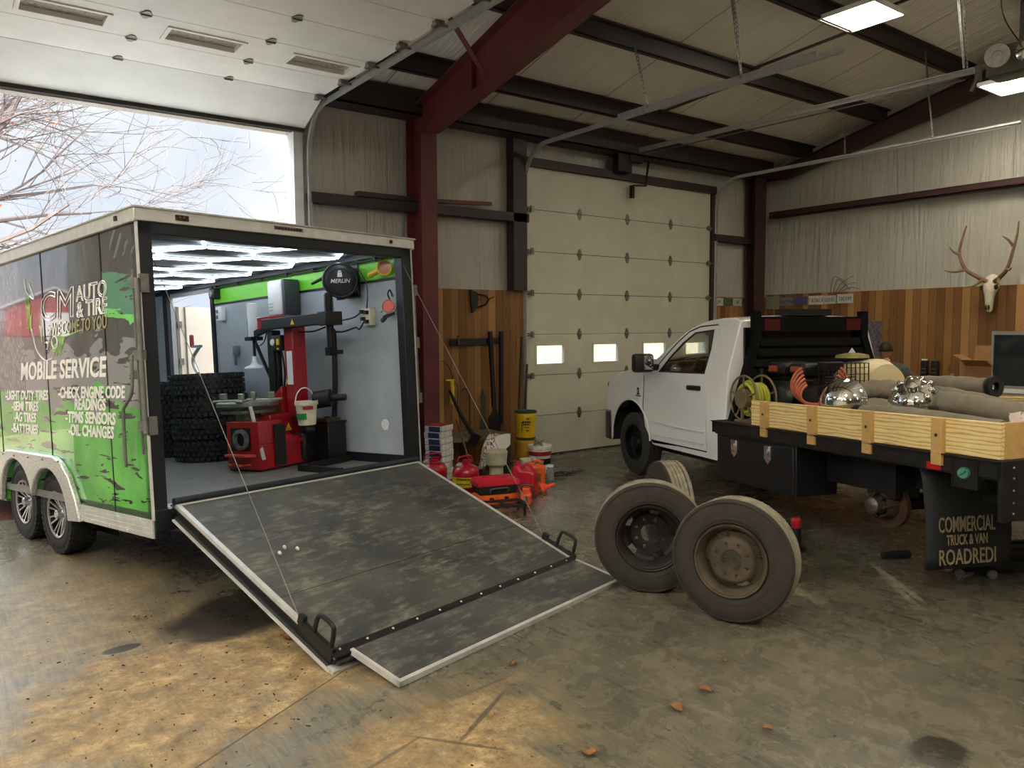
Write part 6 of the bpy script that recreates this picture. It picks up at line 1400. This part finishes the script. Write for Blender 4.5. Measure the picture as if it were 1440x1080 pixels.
for (w_, sg) in ((8, 1), (11, -1)):
    i0 = len(bp); wx, wy, wz = bp[w_][:3]; bp.append((wx+.08, wy+.0*sg, wz, .032)); be.append((w_, i0))
    for q, (dy, L_) in enumerate(((-.032, .07), (-.011, .085), (.011, .08), (.031, .062))):
        j = len(bp); bp += [(wx+.1, wy+dy, wz, .011), (wx+.1+L_*.6, wy+dy*1.2, wz-.01, .009), (wx+.1+L_, wy+dy*1.2, wz-.035, .008)]; be += [(i0, j), (j, j+1), (j+1, j+2)]
    j = len(bp); bp += [(wx+.05, wy-.045*sg, wz, .012), (wx+.1, wy-.065*sg, wz-.01, .009)]; be += [(i0, j), (j, j+1)]
bodyo = skin('body', bp, be, SKIN, PE)
hd = Vector((.1, -.02, -.1))
b = B(); b.ball((.15, .075, 1.645), (.098, .078, .118), 24)
b.ball((.2, .085, 1.57), (.06, .05, .05), 14); b.ball((.255, .1, 1.63), (.02, .016, .028), 10)
for s_ in (-1, 1): b.ball((.14, .075+s_*.08, 1.63), (.022, .014, .035), 10); b.ball((.235, .095+s_*.032, 1.66), (.012, .012, .01), 8)
b.box((.245, .098, 1.585), (.012, .045, .01)); b.xf(T(*hd)); b.build('head', SKIN, PE, ang=80)
b = B(); b.ball((.135, .073, 1.672), (.112, .092, .11), 24); b.xf(T(*hd))
b.bm.verts.ensure_lookup_table()
for v in list(b.bm.verts):
    if v.co.z < 1.535 or (v.co.x > .28 and v.co.z < 1.6): b.bm.verts.remove(v)
b.build('hair', HAIR, PE, solid=.012, ang=80)
sp_ = [(0, 0, .9, (.16, .19)), (.07, 0, 1.06, (.15, .2)), (.14, 0, 1.22, (.16, .24)), (.17, .01, 1.32, (.12, .18)), (.205, .025, 1.37, .07),
       (.14, .24, 1.27, .11), (.26, .32, 1.05, .07), (.44, .23, 1.0, .05), (.14, -.27, 1.24, .115), (.24, -.38, 1.05, .075), (.43, -.29, 1.0, .05)]
skin('shirt', sp_, [(0, 1), (1, 2), (2, 3), (3, 4), (2, 5), (5, 6), (6, 7), (2, 8), (8, 9), (9, 10)], SHIRT, PE)
tp_ = [(0, 0, .94, (.14, .17)), (0, .1, .88, .115), (.02, .12, .5, .085), (0, .13, .12, .065), (0, -.1, .88, .115), (.02, -.12, .5, .085), (0, -.13, .12, .065)]
skin('trousers', tp_, [(0, 1), (1, 2), (2, 3), (0, 4), (4, 5), (5, 6)], TRS, PE)
for s_ in (-1, 1): B().rbox((.07, s_*.135, .05), (.28, .1, .1), .035).build('boot', BLK, PE)

# ------------------------------------------------------------------ outside
def ground_mat():
    m, t = newmat('leafy ground', .9, 0, .2); v = t.co(); a = t.noise(v, .25, 4); b_ = t.noise(v, 18, 6, .8)
    c = t.ramp(a, [(.35, (86, 66, 52)), (.65, (74, 62, 46))]); P = t.n('SeparateXYZ'); t.l(v, P.inputs[0])
    c = t.mix(t.math('LESS_THAN', P.outputs[1], 16), c, t.ramp(a, [(.4, (150, 140, 118)), (.6, (128, 112, 84))]))
    near = t.math('MULTIPLY', t.math('LESS_THAN', P.outputs[1], 10.6), t.math('LESS_THAN', P.outputs[0], 3.2))
    c = t.mix(near, c, (112, 66, 52)); c = t.mix(.7, c, t.ramp(b_, [(.35, (110, 90, 80)), (.65, (255, 250, 245))]), 'MULTIPLY'); t.col(c); t.bump(b_, .6, .03); return m
gy = [9.27, 14, 25, 40, 70, 110, 160]
struct(B().prism([(y_, -.03+max(0, y_-25)*.03) for y_ in gy]+[(160, -2), (9.27, -.4)], -120, 120, YZ), 'ground', ground_mat())
brn = thing('barn', 'small red barn with a pale roof far outside, mirrored in the trailer wrap', 'barn', T(-44, 76, 1.5) @ R(.57, 'Z'))
B().prism([(-4, 0), (4, 0), (4, 2.6), (0, 4.4), (-4, 2.6)], -4, 4, basis((0, 0, 0), (1, 0, 0), (0, 0, 1))).build('walls', M('barn red boards', (150, 46, 44), .7, 0, .15, 2), brn)
for s_ in (-1, 1): B().prism([(0, 4.5), (0, 4.7), (4.5*s_, 2.65), (4.5*s_, 2.45)], -4.4, 4.4, basis((0, 0, 0), (1, 0, 0), (0, 0, 1))).build('roof_slope', M('pale tin roof', (200, 200, 200), .4, .3), brn)
B().bx(-1.2, 1.2, -4.06, -4, 0, 2.2).build('barn_door', M('white door', (220, 220, 215), .6, 0, 0), brn)
nb = thing('shed', 'pale cream metal shed outside, glimpsed through the closed door windows', 'shed', (17, 24, 0))
B().prism([(-9, 0), (9, 0), (9, 3.6), (0, 5.4), (-9, 3.6)], -3, 3, basis((0, 0, 0), (1, 0, 0), (0, 0, 1))).build('walls', M('cream shed wall', (150, 142, 118), .6, 0, .06, 2), nb)
for s_ in (-1, 1): B().prism([(0, 5.45), (0, 5.6), (9.4*s_, 3.7), (9.4*s_, 3.55)], -3.3, 3.3, basis((0, 0, 0), (1, 0, 0), (0, 0, 1))).build('roof_slope', MATS['pale tin roof'], nb)
BARK = M('grey brown bark', (104, 94, 92), .8, 0, .2, 6)
def tree(x, y, h, seed, lab, lean, levels=5, leafy=True):
    t = thing('bare_tree', lab, 'tree', (x, y, -.03)); rnd_ = random.Random(seed); b = B(); tips = []
    def grow_(p, d, L, r_, lv):
        n_ = 5; pts = [p]; rad = [r_]; q = p.copy(); dd = d.copy()
        for i in range(n_):
            dd = (dd+Vector((rnd_.gauss(0, .13), rnd_.gauss(0, .13), rnd_.gauss(.02, .1)))).normalized(); q = q+dd*L/n_; pts.append(q.copy()); rad.append(r_*(1-.55*(i+1)/n_))
        b.tube(pts, rad, 6 if lv > 3 else 4 if lv > 1 else 3, cap=False)
        if lv == 0: tips.append(q); return
        if lv == 2 and rnd_.random() < .4: tips.append(q)
        k = 3
        for i in range(k+1):
            f = .25+.75*i/k; idx = min(n_, int(f*n_)); ax_ = Vector((rnd_.gauss(0, 1), rnd_.gauss(0, 1), rnd_.gauss(0, .7))).normalized()
            nd = (dd*.75+ax_*.62+lean*.1).normalized(); grow_(pts[idx], nd, L*rnd_.uniform(.55, .75), max(.006, rad[idx]*.62), lv-1)
    b.tube([(0, 0, 0), (.1, 0, h*.25), (.3, .1, h*.45)], [.3, .24, .2], 10)
    for i in range(7):
        a = rnd_.uniform(-.6, .8); d = Vector((math.cos(a)*.9, math.sin(a)*.8-.3, .25+.28*i*.35)).normalized(); d = (d+lean*.35).normalized()
        grow_(Vector((.3, .1, h*(.3+.035*i))), d, h*.42, .062, levels-1 if i % 2 else levels-2)
    b.build('branches', BARK, t)
    if leafy:
        lf = B()
        for q in tips:
            if q.x > 3.4 or rnd_.random() < .8: continue
            for k in range(3):
                c = q+Vector((rnd_.gauss(0, .1), rnd_.gauss(0, .1), rnd_.gauss(0, .1))); s_ = .045
                vs = [lf.bm.verts.new(c+Vector((rnd_.uniform(-s_, s_), rnd_.uniform(-s_, s_), rnd_.uniform(-s_, s_)))) for _ in range(3)]; lf.bm.faces.new(vs)
        lv = lf.build('dead_leaves', M('russet leaves', (170, 92, 70), .8, 0, .1), t, norm=False); lv['kind'] = 'stuff'
tree(-1.6, 17.0, 9.5, 11, 'bare branching tree outside the open doorway with a few russet leaves', Vector((.8, 0, .25)))
